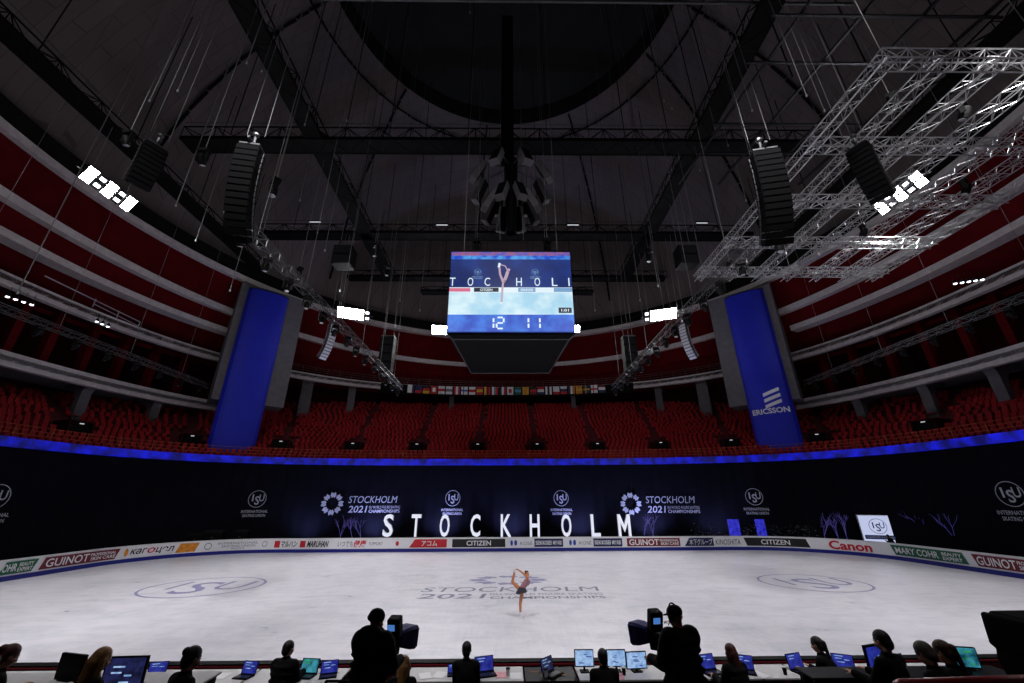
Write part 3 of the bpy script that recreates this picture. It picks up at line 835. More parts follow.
catwalk((-24, 52.8, 36), (24, 52.8, 36), 'farthest black catwalk crossing above the scoreboard screen', 1.3, 1.1, 6)
catwalk((-17.8, 4, 36), (-17.8, 53, 36), 'black catwalk running away from the viewer on the left', 1.5, 1.3, 6)
catwalk((17.8, 4, 36), (17.8, 53, 36), 'black catwalk running away from the viewer on the right', 1.5, 1.3, 6)
catwalk((-32, 7, 32.6), (-32, 45, 32.6), 'black catwalk along the left edge of the dome above the floodlights', 1.4, 1.0, 5)
catwalk((32, 7, 32.6), (32, 45, 32.6), 'black catwalk along the right edge of the dome above the floodlights', 1.4, 1.0, 5)
catwalk((-11.5, 47.5, 30.5), (11.5, 47.5, 30.5), 'thin dark truss crossing just above the scoreboard screen', .9, .7, 4)
tp = thing('ceiling_pipe', 'thin pale pipe crossing the top of the view overhead', 'pipe', (5, 17, 36))
MB().tube((-12.8, 17, 36.4), (24, 17, 36.4), .11, n=8).build('pipe', 'steel', tp)
for x in (-9, 0, 9, 18): cab(tp, x, 17, 36.4, .03, 'hanger', m='black')

# --- lit strip lights under the middle catwalk
for i, (px, py) in enumerate(((315, 222), (442, 225), (573, 225), (702, 223))):
    P = at_y(px, py, 41.0); t = thing('strip_light', 'short lit strip light under the second catwalk, %s from the left' % ordn[i], 'light', P, 'strip lights under the catwalk')
    MB().box(P + V((0, 0, .12)), (1.6, .25, .12)).build('housing', 'blackm', t)
    MB().tube(P + V((-.7, 0, 0)), P + V((.7, 0, 0)), .05, n=6).build('tube', 'tube', t)
    MB().tube(P + V((0, .1, .15)), (P.x, P.y + .1, 36.3), .03, n=4).build('hanger', 'black', t)

# --- stage lamps (moving heads)
def stage_light(P, rz=0, tilt=.4, label='', group=None, sc=1.0):
    P = V(P); t = thing('stage_light', label, 'stage light', P, group)
    R = Matrix.Rotation(rz, 3, 'Z')
    def T(v): return R @ (v * sc) + P
    m = MB(); m.box((0, 0, -.08), (.42, .3, .16)); m.tube((0, 0, 0), (0, 0, .14), .04, n=6); m.v = [T(v) for v in m.v]; m.build('base', 'blackm', t)
    for s in (-1, 1):
        m = MB(); m.box((s * .22, 0, -.36), (.05, .14, .5)); m.v = [T(v) for v in m.v]; m.build('yoke_arm', 'blackm', t)
    Rt = Matrix.Rotation(tilt, 3, 'X')
    m = MB(); m.lathe([(.1, .2), (.16, .12), (.17, -.1), (.15, -.26), (.13, -.28)], n=12); m.v = [T(Rt @ v + V((0, 0, -.5))) for v in m.v]; h = m.build('head', 'blackm', t, smooth=False)
    m = MB(); m.lathe([(.12, -.282), (.1, -.30)], n=12); m.v = [T(Rt @ v + V((0, 0, -.5))) for v in m.v]; m.build('lens', 'alu', h)
    return t
# --- flown lighting trusses running away from the viewer
def light_truss(x, y0, y1, z, label, n, side, mt='steel', cables=6):
    t = thing('lighting_truss', label, 'truss', (x, (y0 + y1) / 2, z))
    truss_mb((x, y0, z), (x, y1, z), .5, .03, .6).build('truss_frame', mt, t)
    for i in range(cables):
        y = y0 + (y1 - y0) * (i + .4) / cables; cab(t, x, y, z + .25, .016)
    for i in range(n):
        y = y0 + (y1 - y0) * (i + .5) / n
        stage_light((x + random.uniform(-.1, .1), y, z - .3), random.uniform(-.5, .5) + side, random.uniform(-.2, .9),
                    'black stage light on the %s lighting truss over the ice, %s from the near end' % ('left' if x < 0 else 'right', ordn[i]), 'stage lights on the %s ice truss' % ('left' if x < 0 else 'right'))
light_truss(-12.3, 14.5, 45, 16.4, 'long lighting truss hanging over the left side of the ice', 14, .6)
light_truss(12.3, 17, 45, 16.4, 'long lighting truss hanging over the right side of the ice', 13, -.6)
def side_truss(x, y0, y1, z, lab):
    t = thing('lighting_truss', 'lighting truss hung in front of the %s balconies' % lab, 'truss', (x, (y0 + y1) / 2, z))
    truss_mb((x, y0, z), (x, y1, z), .45, .026, .6).build('truss_frame', 'steel', t)
    for i in range(4):
        y = y0 + (y1 - y0) * (i + .3) / 4; cab(t, x, y, z + .25, .012)
    for i in range(9):
        y = y0 + (y1 - y0) * (i + .5) / 9
        stage_light((x, y, z - .25), PI / 2 * (1 if x < 0 else -1), .7, 'black stage light on the truss before the %s balconies, %s from the near end' % (lab, ordn[i]), 'stage lights before the %s balconies' % lab)
side_truss(-33.6, 20, 44.2, 16.4, 'left'); side_truss(33.8, 20, 43.5, 16.6, 'right')
# lit lamp rows tucked under the balcony edges
def lamp_row(px0, py0, px1, py1, x, n, lab):
    for i in range(n):
        f = i / max(1, n - 1); P = at_x(px0 + (px1 - px0) * f, py0 + (py1 - py0) * f, x)
        t = thing('balcony_lamp', 'small lit white lamp %s, %s from the left' % (lab, ordn[i]), 'lamp', P, 'small lamps ' + lab)
        MB().lathe([(.07, .25), (.13, .1), (.15, -.05)], P, 8).build('housing', 'blackm', t)
        MB().ball(P + V((0, 0, -.07)), (.12, .12, .06), n=8).build('lens', 'small', t)
        MB().tube(P + V((0, 0, .25)), P + V((0, 0, .75)), .02, n=4).build('bracket', 'blackm', t)
lamp_row(8, 296, 32, 304, -36.5, 4, 'under the upper left balcony edge')
lamp_row(97, 321, 108, 326, -36.5, 3, 'in the left gallery')
lamp_row(955, 283, 982, 279, 36.8, 5, 'in the right gallery')
# red uprights in the galleries between bands
for side in (-1, 1):
    for i, px in enumerate((12, 48, 85, 118, 150, 180) if side < 0 else (1008, 968, 930, 892, 858, 828)):
        s = ringD.find(px, 18, 2.5); a = ringD.pt(s, 2.5, 15.4); b_ = ringD.pt(s, 2.5, 20.9)
        struct(MB().tube(a, b_, .45, n=4).build('wall_upright', 'redwall'))
# thin pipe rail on the left balcony
t = thing('pipe_barrier', 'thin pale pipe barrier fixed along the upper left balcony edge', 'railing', at_x(92, 299, -37))
a, c2, d2 = at_x(45, 276, -37), at_x(96, 299, -37), at_x(140, 322, -37); MB().tube(a, d2, .05, n=5).build('rail', 'alu', t)
MB().tube(c2 - V((0, 0, .5)), d2 - V((0, 0, .45)), .04, n=5).build('rail', 'alu', t)
for q in (c2, c2.lerp(d2, .5), d2): MB().tube(q, q - V((0, 0, .8)), .04, n=5).build('post', 'alu', t)

# --- silver truss grid on the right
ZG = 22.0
gx = [16.3, 18.75, 21.2, 23.7, 26.2, 28.7, 31.1]; gy = [11.4, 15.9, 20.2, 24.6, 28.7]
t = thing('truss_grid', 'big silver aluminium truss grid hanging over the right side of the hall', 'truss grid', (23, 20, ZG))
for y in gy:
    x1 = 31.6 if y > 14 else 30
    truss_mb((16.0, y, ZG), (x1, y, ZG), .6, .036, .55).build('truss_beam', 'alu', t)
for x in gx:
    truss_mb((x, 11.4, ZG), (x, 28.9 + .9, ZG), .55, .032, .55).build('truss_beam', 'alu', t)
for x in (16.3, 23.7, 31.1):
    for y in (11.4, 20.2, 28.7): cab(t, x, y, ZG + .2, .018)
for x, y in ((22, 13.6), (27.5, 18.6), (24.8, 22.8)):
    stage_light((x, y, ZG + .3), .5, .5, 'black stage light fixed on the silver truss grid near %s' % ('its front edge' if y < 15 else 'its middle' if y < 20 else 'its rear rows'), 'stage lights on the silver grid', 1.3)
# roof steelwork above the grid
t = thing('roof_grid', 'dull grey steel bars under the dome above the silver grid', 'steelwork', (24, 18, 34))
mm = MB()
for x in (16, 20, 24, 28): mm.tube((x + 4, 8, 33.5), (x + 1, 31, 33.5), .12, n=4)
mm.build('long_bars', 'deskleg', t); mm = MB()
for y in (13, 16, 19, 24, 27): mm.tube((17, y, 33.3), (32, y, 33.3), .1, n=4)
mm.build('cross_bars', 'deskleg', t)
for x in (21, 27): cab(t, x, 20, 33.3, .05, 'hanger', m='black')

# --- line array loudspeakers
def line_array(P, n, w, h, d, curve, rz, label, mt='black', face='cloth_b', cabl=True, group=None):
    P = V(P); t = thing('line_array', label, 'loudspeaker', P, group)
    R = Matrix.Rotation(rz, 3, 'Z'); a = 0; q = V((0, 0, 0))
    fr = MB(); fr.box((0, 0, .12), (w * .9, d * .9, .08)); fr.box((0, -d * .1, .3), (.1, d * 1.3, .1)); fr.tube((0, 0, .3), (0, 0, .8), .06, n=6); fr.ball((0, 0, .85), .14, n=8)
    fr.v = [R @ v + P for v in fr.v]; fr.build('hanging_frame', 'steel', t)
    for i in range(n):
        Rx = Matrix.Rotation(a, 3, 'X'); k = MB()
        pts = [(-d / 2, -h * .42), (d / 2, -h * .48), (d / 2, 0), (-d / 2, -.0)]
        pts = [(-d / 2, -h * .38), (d / 2, -h * .48), (d / 2, h * .48), (-d / 2, h * .38)]
        k.prism(pts, -w / 2, w / 2)
        k.v = [R @ (Rx @ V((v.y, -v.x, v.z)) + q + Rx @ V((0, 0, -h / 2))) + P for v in k.v]
        c = k.build('speaker_cabinet', mt, t)
        g = MB(); g.box((0, -d / 2 - .015, -h / 2), (w * .94, .03, h * .8)); 
        g.v = [R @ (Rx @ v + q) + P for v in g.v]; g.build('grille', face, c)
        for s in (-1, 1):
            b2 = MB(); b2.box((s * (w / 2 + .02), .12, -h / 2), (.03, .08, h * .8)); b2.v = [R @ (Rx @ v + q) + P for v in b2.v]; b2.build('side_bracket', 'steel' if mt == 'black' else 'alu', c)
        q = q + Rx @ V((0, 0, -h)); a += curve * (.4 + 1.2 * i / n)
    if cabl:
        for s in (-.4, .4):
            v = R @ V((s * w, 0, .8)) + P; MB().tube(v, (v.x, v.y, dome_z(v.x, v.y)), .013, n=4).build('cable', 'cable', t)
    return t
line_array((-10.6, 12.6, 17.9), 15, .85, .27, .6, .05, math.radians(10), 'large black curved loudspeaker stack hanging upper left, nearest the viewer')
line_array((10.9, 12.8, 18.0), 15, 1.05, .27, .6, .05, math.radians(-12), 'large black curved loudspeaker stack hanging upper right, beside the silver grid')
line_array((-16.9, 14.6, 20.1), 9, .9, .24, .6, .06, math.radians(62), 'smaller black curved loudspeaker stack hanging beside the left floodlights')
line_array((17.0, 14.4, 20.1), 11, .9, .26, .6, .06, math.radians(-62), 'smaller black curved loudspeaker stack hanging beside the right floodlights')
line_array(at_y(333, 325, 42), 12, .9, .34, .6, .07, math.radians(60), 'grey curved loudspeaker stack hanging by the left rear floodlight', 'steel', 'white')
line_array(at_y(683, 325, 42), 12, .9, .34, .6, .07, math.radians(-60), 'grey curved loudspeaker stack hanging by the right rear floodlight', 'steel', 'white')
def big_speaker(px, py, y, w, h, label, n=4):
    P = at_y(px, py, y); t = thing('hanging_speaker', label, 'loudspeaker', P)
    for i in range(n):
        k = MB(); k.box(P + V((0, 0, -h * (i + .5) / n)), (w, w * .8, h / n * .94)); c = k.build('speaker_cabinet', 'black', t)
        MB().box(P + V((0, -w * .4 - .02, -h * (i + .5) / n)), (w * .9, .03, h / n * .8)).build('grille', 'cloth_g', c)
    MB().box(P + V((0, 0, .1)), (w, w * .7, .1)).build('hanging_frame', 'steel', t)
    for s in (-1, 1): cab(t, P.x + s * w * .35, P.y, P.z + .1, .02)
big_speaker(389, 338, 44, 1.5, 4.2, 'tall black speaker stack hanging left of the scoreboard screen')
big_speaker(628, 338, 44, 1.5, 4.2, 'tall black speaker stack hanging right of the scoreboard screen')
big_speaker(346, 249, 36, 1.9, 2.2, 'black speaker box hanging from the left catwalk', 2)
big_speaker(684, 249, 36, 1.9, 2.2, 'black speaker box hanging from the right catwalk', 2)

# individual lamps hanging in the air
for i, (px, py, y, lab, sc) in enumerate(((276, 180, 20, 'beside the large left speaker stack', 1.6), (262, 235, 22, 'below the large left speaker stack', 1.2), (375, 245, 34, 'under the left catwalk junction', 1.6),
        (388, 266, 40, 'at the end of the left catwalk', 1.6), (477, 240, 24, 'above the left corner of the screen', 1.25), (547, 240, 24, 'above the right corner of the screen', 1.25),
        (648, 250, 36, 'under the right catwalk junction', 1.8), (130, 132, 17, 'beside the smaller left speaker stack', 1.2), (890, 96, 16, 'up near the top of the silver grid', 1.5),
        (300, 268, 30, 'above the left blue banner', 1.4), (730, 262, 30, 'above the right blue banner', 1.4), (205, 150, 16, 'between the two left speaker stacks', 1.2), (776, 235, 16, 'below the large right speaker stack', 1.2))):
    P = at_y(px, py, y); t = stage_light(P, random.uniform(-1, 1), random.uniform(0, .8), 'black stage light hanging ' + lab, None, sc)
    cab(t, P.x, P.y, P.z + .1, .016)
# curled cable loops hung at array tops
# --- free cables (motor chains) with hook blocks
cb = [(150, 100, 15), (178, 90, 15), (247, 62, 13), (262, 70, 13), (305, 124, 20), (325, 250, 30), (347, 120, 24), (672, 108, 24), (715, 128, 24), (728, 145, 26), (752, 110, 18), (664, 100, 22), (806, 95, 14), (824, 110, 14), (746, 200, 30), (700, 170, 28),
      (18, 292, 22), (196, 240, 30), (400, 300, 46), (420, 310, 48), (595, 310, 48), (640, 300, 46), (658, 285, 40), (340, 290, 42), (300, 200, 30), (470, 12, 20), (176, 205, 24), (230, 290, 36)]
for i, (px, py, y) in enumerate(cb):
    P = at_y(px, py, y)
    t = thing('hoist_cable', 'thin pale hoist cable with a small hook block, %s part of the ceiling' % ('left' if px < 360 else 'right' if px > 640 else 'middle'), 'cable', P, 'hoist cables in the %s of the ceiling' % ('left' if px < 360 else 'right' if px > 640 else 'middle'))
    MB().tube(P, (P.x, P.y, dome_z(P.x, P.y)), .006 + .0011 * y * (.5 if i % 2 else 1), n=4).build('cable', 'cable', t)
    MB().box(P + V((0, 0, -.05)), (.03 + .002 * y, .03 + .002 * y, .08 + .004 * y)).build('hook_block', 'alu', t)

# --- floodlight banks
def flood_bank(P, du, up, nrm, cols, bright, w, h, label):
    P = V(P); t = thing('floodlight_bank', label, 'floodlight', P); n = len(bright)
    du = V(du).normalized(); up = V(up).normalized(); nrm = V(nrm).normalized(); R = Matrix((du, -nrm, up)).transposed()
    for i in range(n):
        for j in (-1, 1):
            c = P + du * ((i - (n - 1) / 2) * w) + up * (j * h / 2)
            k = MB(); k.box(c - nrm * .2, (w * .86, .35, h * .86), R); hs = k.build('lamp_housing', 'blackm', t)
            b_ = bright[i]
            k = MB(); k.box(c - nrm * 0 + nrm * .0, (w * .84 * (1 if b_ else .6), .06, h * .84 * (1 if b_ else .5)), R); k.build('lens', 'lamp' if b_ else 'lamp2', hs)
    k = MB(); k.tube(P - du * (n * w / 2 + .3) - nrm * .45, P + du * (n * w / 2 + .3) - nrm * .45, .06, n=6)
    for s in (-1, 1): k.tube(P + du * s * n * w * .3 - nrm * .45 - up * h, P + du * s * n * w * .3 - nrm * .45 + up * h, .05, n=6)
    k.build('mounting_frame', 'steel', t)
    for s in (-1, 1):
        q = P + du * s * n * w * .35 - nrm * .45; cab(t, q.x, q.y, q.z, .02)
PL = at_x(110, 190, -31); PR = at_x(899, 194, 31.5)
flood_bank(PL, (0.05, 1, 0), (.45, 0, 1), (1, -.15, -.6), 5, (1, 0, 1, 0, 1), .78, .62, 'bright floodlight bank high on the left in front of the red wall')
flood_bank(PR, (-.05, 1, 0), (-.45, 0, 1), (-1, -.15, -.6), 5, (1, 0, 1, 0, 1), .78, .62, 'bright floodlight bank high on the right behind the silver grid')
P2 = at_y(354, 314, 45); P3 = at_y(660, 315, 45); P4 = at_y(440, 330, 58); P5 = at_y(576, 329, 58)
flood_bank(P2, (1, .35, 0), (0, -.3, 1), (.35, -1, -.4), 5, (1, 1, 1, 1, 0), .78, .7, 'bright floodlight bank above the rear balcony, left of the screen')
flood_bank(P3, (1, -.35, 0), (0, -.3, 1), (-.35, -1, -.4), 5, (0, 1, 1, 1, 1), .78, .7, 'bright floodlight bank above the rear balcony, right of the screen')
flood_bank(P4, (1, .1, 0), (0, -.3, 1), (.1, -1, -.4), 3, (1, 1, 1), .85, .75, 'small far floodlight bank just left of the scoreboard screen')
flood_bank(P5, (1, -.1, 0), (0, -.3, 1), (-.1, -1, -.4), 2, (1, 1), .6, .6, 'small far floodlight bank partly behind the scoreboard, right of it')

# ------------------------------------------------------------------ central speaker cluster and mast
cx0 = at_y(511, 200, 26.3).x
cc = thing('speaker_cluster', 'central hanging cluster of dark speakers above the scoreboard', 'loudspeaker', (cx0, 26.3, 27))
for k in range(8):
    a = 2 * PI * k / 8 + PI / 8; Rz = Matrix.Rotation(a, 3, 'Z')
    for j in range(2):
        Rx = Matrix.Rotation(math.radians(-24), 3, 'X'); m = MB(); m.box((0, -2.9 + j * 1.05, 29.2 - j * 2.5 - 27), (.78, .55, 2.2), Rx)
        m.v = [Rz @ v + V((cx0, 26.3, 27)) for v in m.v]; c = m.build('speaker_cabinet', 'concrete_d', cc, bevel=.05)
        g = MB(); g.box((0, -2.9 + j * 1.05, 29.2 - j * 2.5 - 27), (.66, .60, 2.0), Rx); g.v = [Rz @ v + V((cx0, 26.3, 27)) for v in g.v]; g.build('grille', 'black', c)
MB().lathe([(.35, 24), (.4, 25.5), (.6, 31), (.6, 31.5)], (cx0, 26.3, 0), 10).build('core', 'black', cc)
m = MB()
for k in range(8):
    a = 2 * PI * k / 8 + PI / 8; m.tube((cx0, 26.3, 30.8), (cx0 + 2.4 * math.cos(a), 26.3 + 2.4 * math.sin(a), 30.3), .06, n=5)
m.build('frame', 'steel', cc)
m = MB(); m.box((cx0 - .3, 26.3, 41), (1.1, 1.0, 19)); m.build('cable_duct', 'black', cc)
for dx, dy in ((-.9, 0), (.9, 0), (1.0, .9), (-.9, .9)): cab(cc, cx0 + dx, 26.3 + dy, 24, .02)

# ------------------------------------------------------------------ scoreboard
YS = 22.5
TL, TR, BL, BR = at_y(451.5, 252, YS), at_y(570.5, 252.5, YS), at_y(447, 332, YS), at_y(574, 331.5, YS)
xm = (TL.x + TR.x + BL.x + BR.x) / 4; hw = ((TR.x - TL.x) + (BR.x - BL.x)) / 4; zt = (TL.z + TR.z) / 2; zb = (BL.z + BR.z) / 2; hh = zt - zb
sbd = thing('scoreboard_cube', 'hanging video scoreboard cube showing the skater, numbers 12 and 11 below', 'scoreboard', (xm, YS + hw, zb))
m = MB()
for z in (zb - .07, zt + .07):
    for x, y in ((-hw - .05, YS + .15), (hw + .05, YS + .15), (3.2, YS + 2 * hw - .2), (-3.2, YS + 2 * hw - .2)): m.v.append(V((xm + x, y, z)))
m.f = [(0, 3, 2, 1), (4, 5, 6, 7)] + [(i, (i + 1) % 4, 4 + (i + 1) % 4, 4 + i) for i in range(4)]; m.m = [0] * 6
m.build('body', 'black', sbd)
MB().box((xm, YS + hw, zt + .25), (2 * hw * .9, 2 * hw * .9, .35)).build('top_frame', 'blackm', sbd)
m = MB(); k0 = [(-hw, YS + .2), (hw, YS + .2), (3.2, YS + 2 * hw - .2), (-3.2, YS + 2 * hw - .2)]; k1 = [(-hw + .3, YS + .5), (hw - .3, YS + .5), (3.05, YS + 2 * hw - .3), (-3.05, YS + 2 * hw - .3)]
for (x, y) in k0: m.v.append(V((xm + x, y, zb - .1)))
for (x, y) in k1: m.v.append(V((xm + x, y, zb - .3)))
m.f = [(0, 3, 2, 1), (4, 5, 6, 7)] + [(i, (i + 1) % 4, 4 + (i + 1) % 4, 4 + i) for i in range(4)]; m.f = [tuple(f) for f in m.f]; m.m = [0] * 6
m.build('lower_skirt', 'black', sbd)
m = MB()
for i in range(4):
    a = V((xm + k0[i][0], k0[i][1], zb - .1)); b_ = V((xm + k1[i][0], k1[i][1], zb - .3)); m.tube(a, b_, .045, n=5)
    j = (i + 1) % 4; m.tube(b_, V((xm + k1[j][0], k1[j][1], zb - .3)), .045, n=5)
m.build('skirt_frame', 'steel', sbd)
m = MB()
for s in (-1, 1): m.quad([(xm - .2 + s * .45 + a, 22.95 + .15 * 0, 13.15 + b_) for a, b_ in ((-.35, -.1), (.1, -.38), (.4, .0), (-.05, .32))])
m.v = [v + V((0, .0, 0)) for v in m.v]
def SP(px, py, d=0):
    """point on the screen face from 0..1 coordinates"""
    return V((xm - hw + 2 * hw * px, YS - .02 - d, zb + hh * py))
def scr(u0, v0, u1, v1, d, mt, name, par):
    m = MB(); m.quad([SP(u0, v0, d), SP(u1, v0, d), SP(u1, v1, d), SP(u0, v1, d)]); return m.build(name, mt, par)
pn = MB().box((xm, YS + .07, (zt + zb) / 2), (2 * hw, .16, hh)).build('screen', 'jb_navy', sbd)
scr(0, .95, 1, 1, .005, 'jb_top', 'picture', pn); scr(0, .90, 1, .95, .005, 'jb_band', 'picture', pn)
scr(0, .47, 1, .535, .005, 'jb_white', 'picture', pn); scr(0, .2, 1, .47, .005, 'jb_ice', 'picture', pn); scr(0, 0, 1, .2, .005, 'jb_bar', 'picture', pn)
scr(.0, .48, .17, .525, .01, 'jb_pink', 'picture', pn); scr(.2, .478, .4, .53, .01, 'jb_black', 'picture', pn); scr(.56, .478, .70, .53, .01, 'jb_logo', 'picture', pn); scr(.85, .478, 1, .53, .01, 'jb_logo', 'picture', pn)
scr(.88, .22, .985, .285, .01, 'jb_black', 'picture', pn)
def stext(txt, u, v, w, h, mt, bold=.02, d=.015):
    t = text_mb(txt, w * 2 * hw, h * hh, bold); c = SP(u, v, d); t.v = [v_ + c for v_ in t.v]; t.build('lettering', mt, pn)
for ch, px in (('T', 452), ('O', 470), ('C', 487), ('H', 519), ('O', 537.5), ('L', 555), ('I', 569.5)):
    stext(ch, (px - 449.2) / (572.3 - 449.2), .605, .046 if ch != 'I' else .010, .105, 'jb_white', .0)
stext('CITIZEN', .3, .504, .1, .03, 'jb_white'); stext('1:01', .932, .253, .06, .032, 'jb_white'); stext('SEKKISEI', .63, .504, .1, .03, 'jb_white')
for px in (477, 535.5):
    e = isu_mb(.24); c = SP((px - 449.2) / 123.1, .73, .015); e.v = [v + c for v in e.v]; e.build('emblem', 'jb_logo', pn)
SEG = {'1': 'bc', '2': 'abged'}
def digit(ch, u, v, w, h):
    m = MB(); t = .012
    S = dict(a=((0, 1), (1, 1)), b=((1, .5), (1, 1)), c=((1, 0), (1, .5)), d=((0, 0), (1, 0)), e=((0, 0), (0, .5)), f=((0, .5), (0, 1)), g=((0, .5), (1, .5)))
    for c in SEG[ch]:
        (x0, y0), (x1, y1) = S[c]
        p = SP(u + (x0 - .5) * w, v + (y0 - .5) * h, .015); q = SP(u + (x1 - .5) * w, v + (y1 - .5) * h, .015); g = .05; d = (q - p).normalized(); nn = V((-d.z, 0, d.x)) * .055
        p += d * g; q -= d * g; m.quad([p - nn, q - nn, q + nn, p + nn])
    m.build('digit', 'jb_white', pn)
for ch, u in (('1', .335), ('2', .415), ('1', .61), ('1', .70)): digit(ch, u, .1, .055, .13)
# small skater picture on the screen
def strip(pts, r, mt='jb_skin'):
    m = MB()
    for (a, b_) in zip(pts, pts[1:]):
        p = SP(*a, .02); q = SP(*b_, .02); d = (q - p).normalized(); nn = V((-d.z, 0, d.x)) * r; m.quad([p - nn, q - nn, q + nn * 1.1, p + nn * 1.1])
    m.build('picture', mt, pn)
strip([(.425, .35), (.43, .48), (.437, .60)], .06); strip([(.437, .60), (.412, .70), (.405, .80)], .065); strip([(.44, .60), (.462, .67), (.475, .74)], .10); strip([(.475, .74), (.455, .81), (.412, .83)], .035); strip([(.48, .745), (.488, .775)], .08)
strip([(.400, .79), (.408, .85)], .07, 'jb_white'); strip([(.446, .60), (.458, .625)], .12, 'jb_black'); strip([(.412, .34), (.432, .34)], .05, 'jb_white')
for s in (-1, 1):
    for d in (.3, 2 * hw - .3): cab(sbd, xm + s * hw * .8, YS + d, zt + .3, .02)

# ================================================================== BEHIND THE BOARDS
YL = 43.4
for i, (ch, px, w) in enumerate((('S', 387, 10), ('T', 415, 9.5), ('O', 444, 9.8), ('C', 475, 9.8), ('K', 506, 10.5), ('H', 535, 9.8), ('O', 567, 10), ('L', 596.5, 9), ('M', 625.5, 12.5))):
    b0 = at_y(px, 537, YL); t0 = at_y(px, 514.3, YL); h = t0.z - b0.z; ww = (at_y(px + w, 520, YL) - at_y(px, 520, YL)).x
    if ch in 'OC': pass
    if ch == 'M':
        a, u = ww / 2, ww * .21; k2 = MB(); k2.prism([(-a, -h / 2), (-a + u, -h / 2), (-a + u, h * .12), (0, -h * .3), (a - u, h * .12), (a - u, -h / 2), (a, -h / 2), (a, h / 2), (a - u * 1.05, h / 2), (0, h * .02), (-a + u * 1.05, h / 2), (-a, h / 2)], 0, .3); k2.m = [0] + [1] * (len(k2.f) - 1); m = k2
    else: m = text_mb(ch, ww, h, .016, extrude=.3)
    P = V((b0.x, YL, b0.z + h / 2)); m.v = [v + P for v in m.v]
    nth = 'the first letter O' if (ch == 'O' and i < 4) else 'the second letter O' if ch == 'O' else 'letter ' + ch
    o = m.build('block_letter', ['letter', 'white']); tag(o, 'tall lit white %s standing on a low black riser behind the boards' % nth, 'sign letter', None)
    r = MB(); r.box((b0.x, YL + .2, (b0.z) / 2), (2.1 if ch != 'M' else 2.7, 1.1, b0.z - .02)); 
    r = r.build('stage_riser', 'black'); tag(r, 'low black riser under %s behind the boards' % nth, 'riser', None)
def tree(P, h, label, seed, group=None):
    P = V(P); rnd = random.Random(seed); t = thing('twig_tree', label, 'tree', P, group); m = MB(); tr = MB()
    def br(p, d, L, r, k, mb):
        q = p + d * L; mb.tube(p, q, r * .7, r * .5, n=4, caps=False)
        if k == 0: return
        for _ in range(3 if k > 1 else 2):
            dd = (d + V((rnd.uniform(-.8, .8), rnd.uniform(-.5, .5), rnd.uniform(-.05, .5)))).normalized(); br(q, dd, L * rnd.uniform(.6, .8), r * .6, k - 1, m)
    br(P, V((rnd.uniform(-.1, .1), 0, 1)).normalized(), h * .42, .045, 3, tr)
    tr.build('trunk', 'twig', t); m.build('branches', 'twig', t)
places = [(340, 43.8, 2.7, 'leftmost bare twig tree lit violet, left of the lit letter S'), (352, 43.8, 2.5, 'middle bare twig tree lit violet, left of the lit letter S'), (360, 43.9, 2.6, 'bare violet twig tree closest to the lit letter S'),
          (646, 43.8, 2.7, 'bare violet twig tree right beside the lit letter M'), (654, 43.9, 2.8, 'second bare violet twig tree right of the lit letter M'),
          (826, 40.6, 2.8, 'bare violet twig tree behind the first N of the red advert'), (838, 40.3, 2.6, 'bare violet twig tree left of the white emblem lightbox'), (848, 40.0, 2.9, 'bare violet twig tree next to the white emblem lightbox'),
          (931, 36.6, 3.1, 'bare violet twig tree right of the white emblem lightbox'), (957, 34.6, 3.1, 'bare violet twig tree farthest right, above the green advert')]
for i, (px, y, h, lab) in enumerate(places):
    P = at_y(px, 540, y); P.z = -.05; tree(P, h * 1.05, lab, 40 + i)
# lightbox with the round emblem
a = at_y(882, 540, 38.6); P = V((a.x, 38.6, 0)); R = Matrix.Rotation(math.radians(-30), 3, 'Z')
t = thing('emblem_lightbox', 'white glowing lightbox with a round blue emblem standing behind the boards', 'lightbox', P)
m = MB(); m.box((0, .25, 1.75), (2.5, .5, 2.5)); m.box((0, .25, .25), (2.4, .4, .5)); m.v = [R @ v + P for v in m.v]; m.build('housing', 'white', t)
m = MB(); m.quad([(-1.21, -.01, .55), (1.21, -.01, .55), (1.21, -.01, 2.96), (-1.21, -.01, 2.96)]); m.v = [R @ v + P for v in m.v]; f = m.build('lit_face', 'signface', t)
m = isu_mb(.62, False); m.v = [R @ (v + V((0, -.03, 2.1))) + P for v in m.v]; m.build('emblem', 'pblue', f)
m = MB(); m.quad([(-1.1, -.03, 1.05), (1.1, -.03, 1.05), (1.1, -.03, 1.38), (-1.1, -.03, 1.38)]); m.v = [R @ v + P for v in m.v]; m.build('blue_strip', 'pblue', f)
m = text_mb('INTERNATIONAL SKATING UNION', 2.0, .16, .01); m.v = [R @ (v + V((0, -.045, 1.21))) + P for v in m.v]; m.build('lettering', 'pwhite', f)
# blue lit panels of the waiting area
for px, y, w, lab in ((737, 43.5, 1.1, 'blue glowing panel left of the second black watch advert'), (764, 43.3, .9, 'blue glowing panel above the second black watch advert')):
    P = at_y(px, 540, y); P.z = 0; t = thing('lit_panel', lab, 'panel', P)
    MB().box(P + V((0, .1, 1.25)), (w, .12, 2.5)).build('panel', 'blue_glow', t); MB().box(P + V((0, .1, .06)), (w * 1.2, .6, .12)).build('foot', 'black', t)
P = at_y(1021, 545, 32.6); P.z = 0; t = thing('lit_panel', 'blue glowing panel at the far right behind the boards', 'panel', P)
MB().box(P + V((.3, .1, 1.35)), (.12, 1.6, 2.7)).build('panel', 'blue_glow', t); MB().box(P + V((.3, .1, .06)), (.5, 1.8, .12)).build('foot', 'black', t)
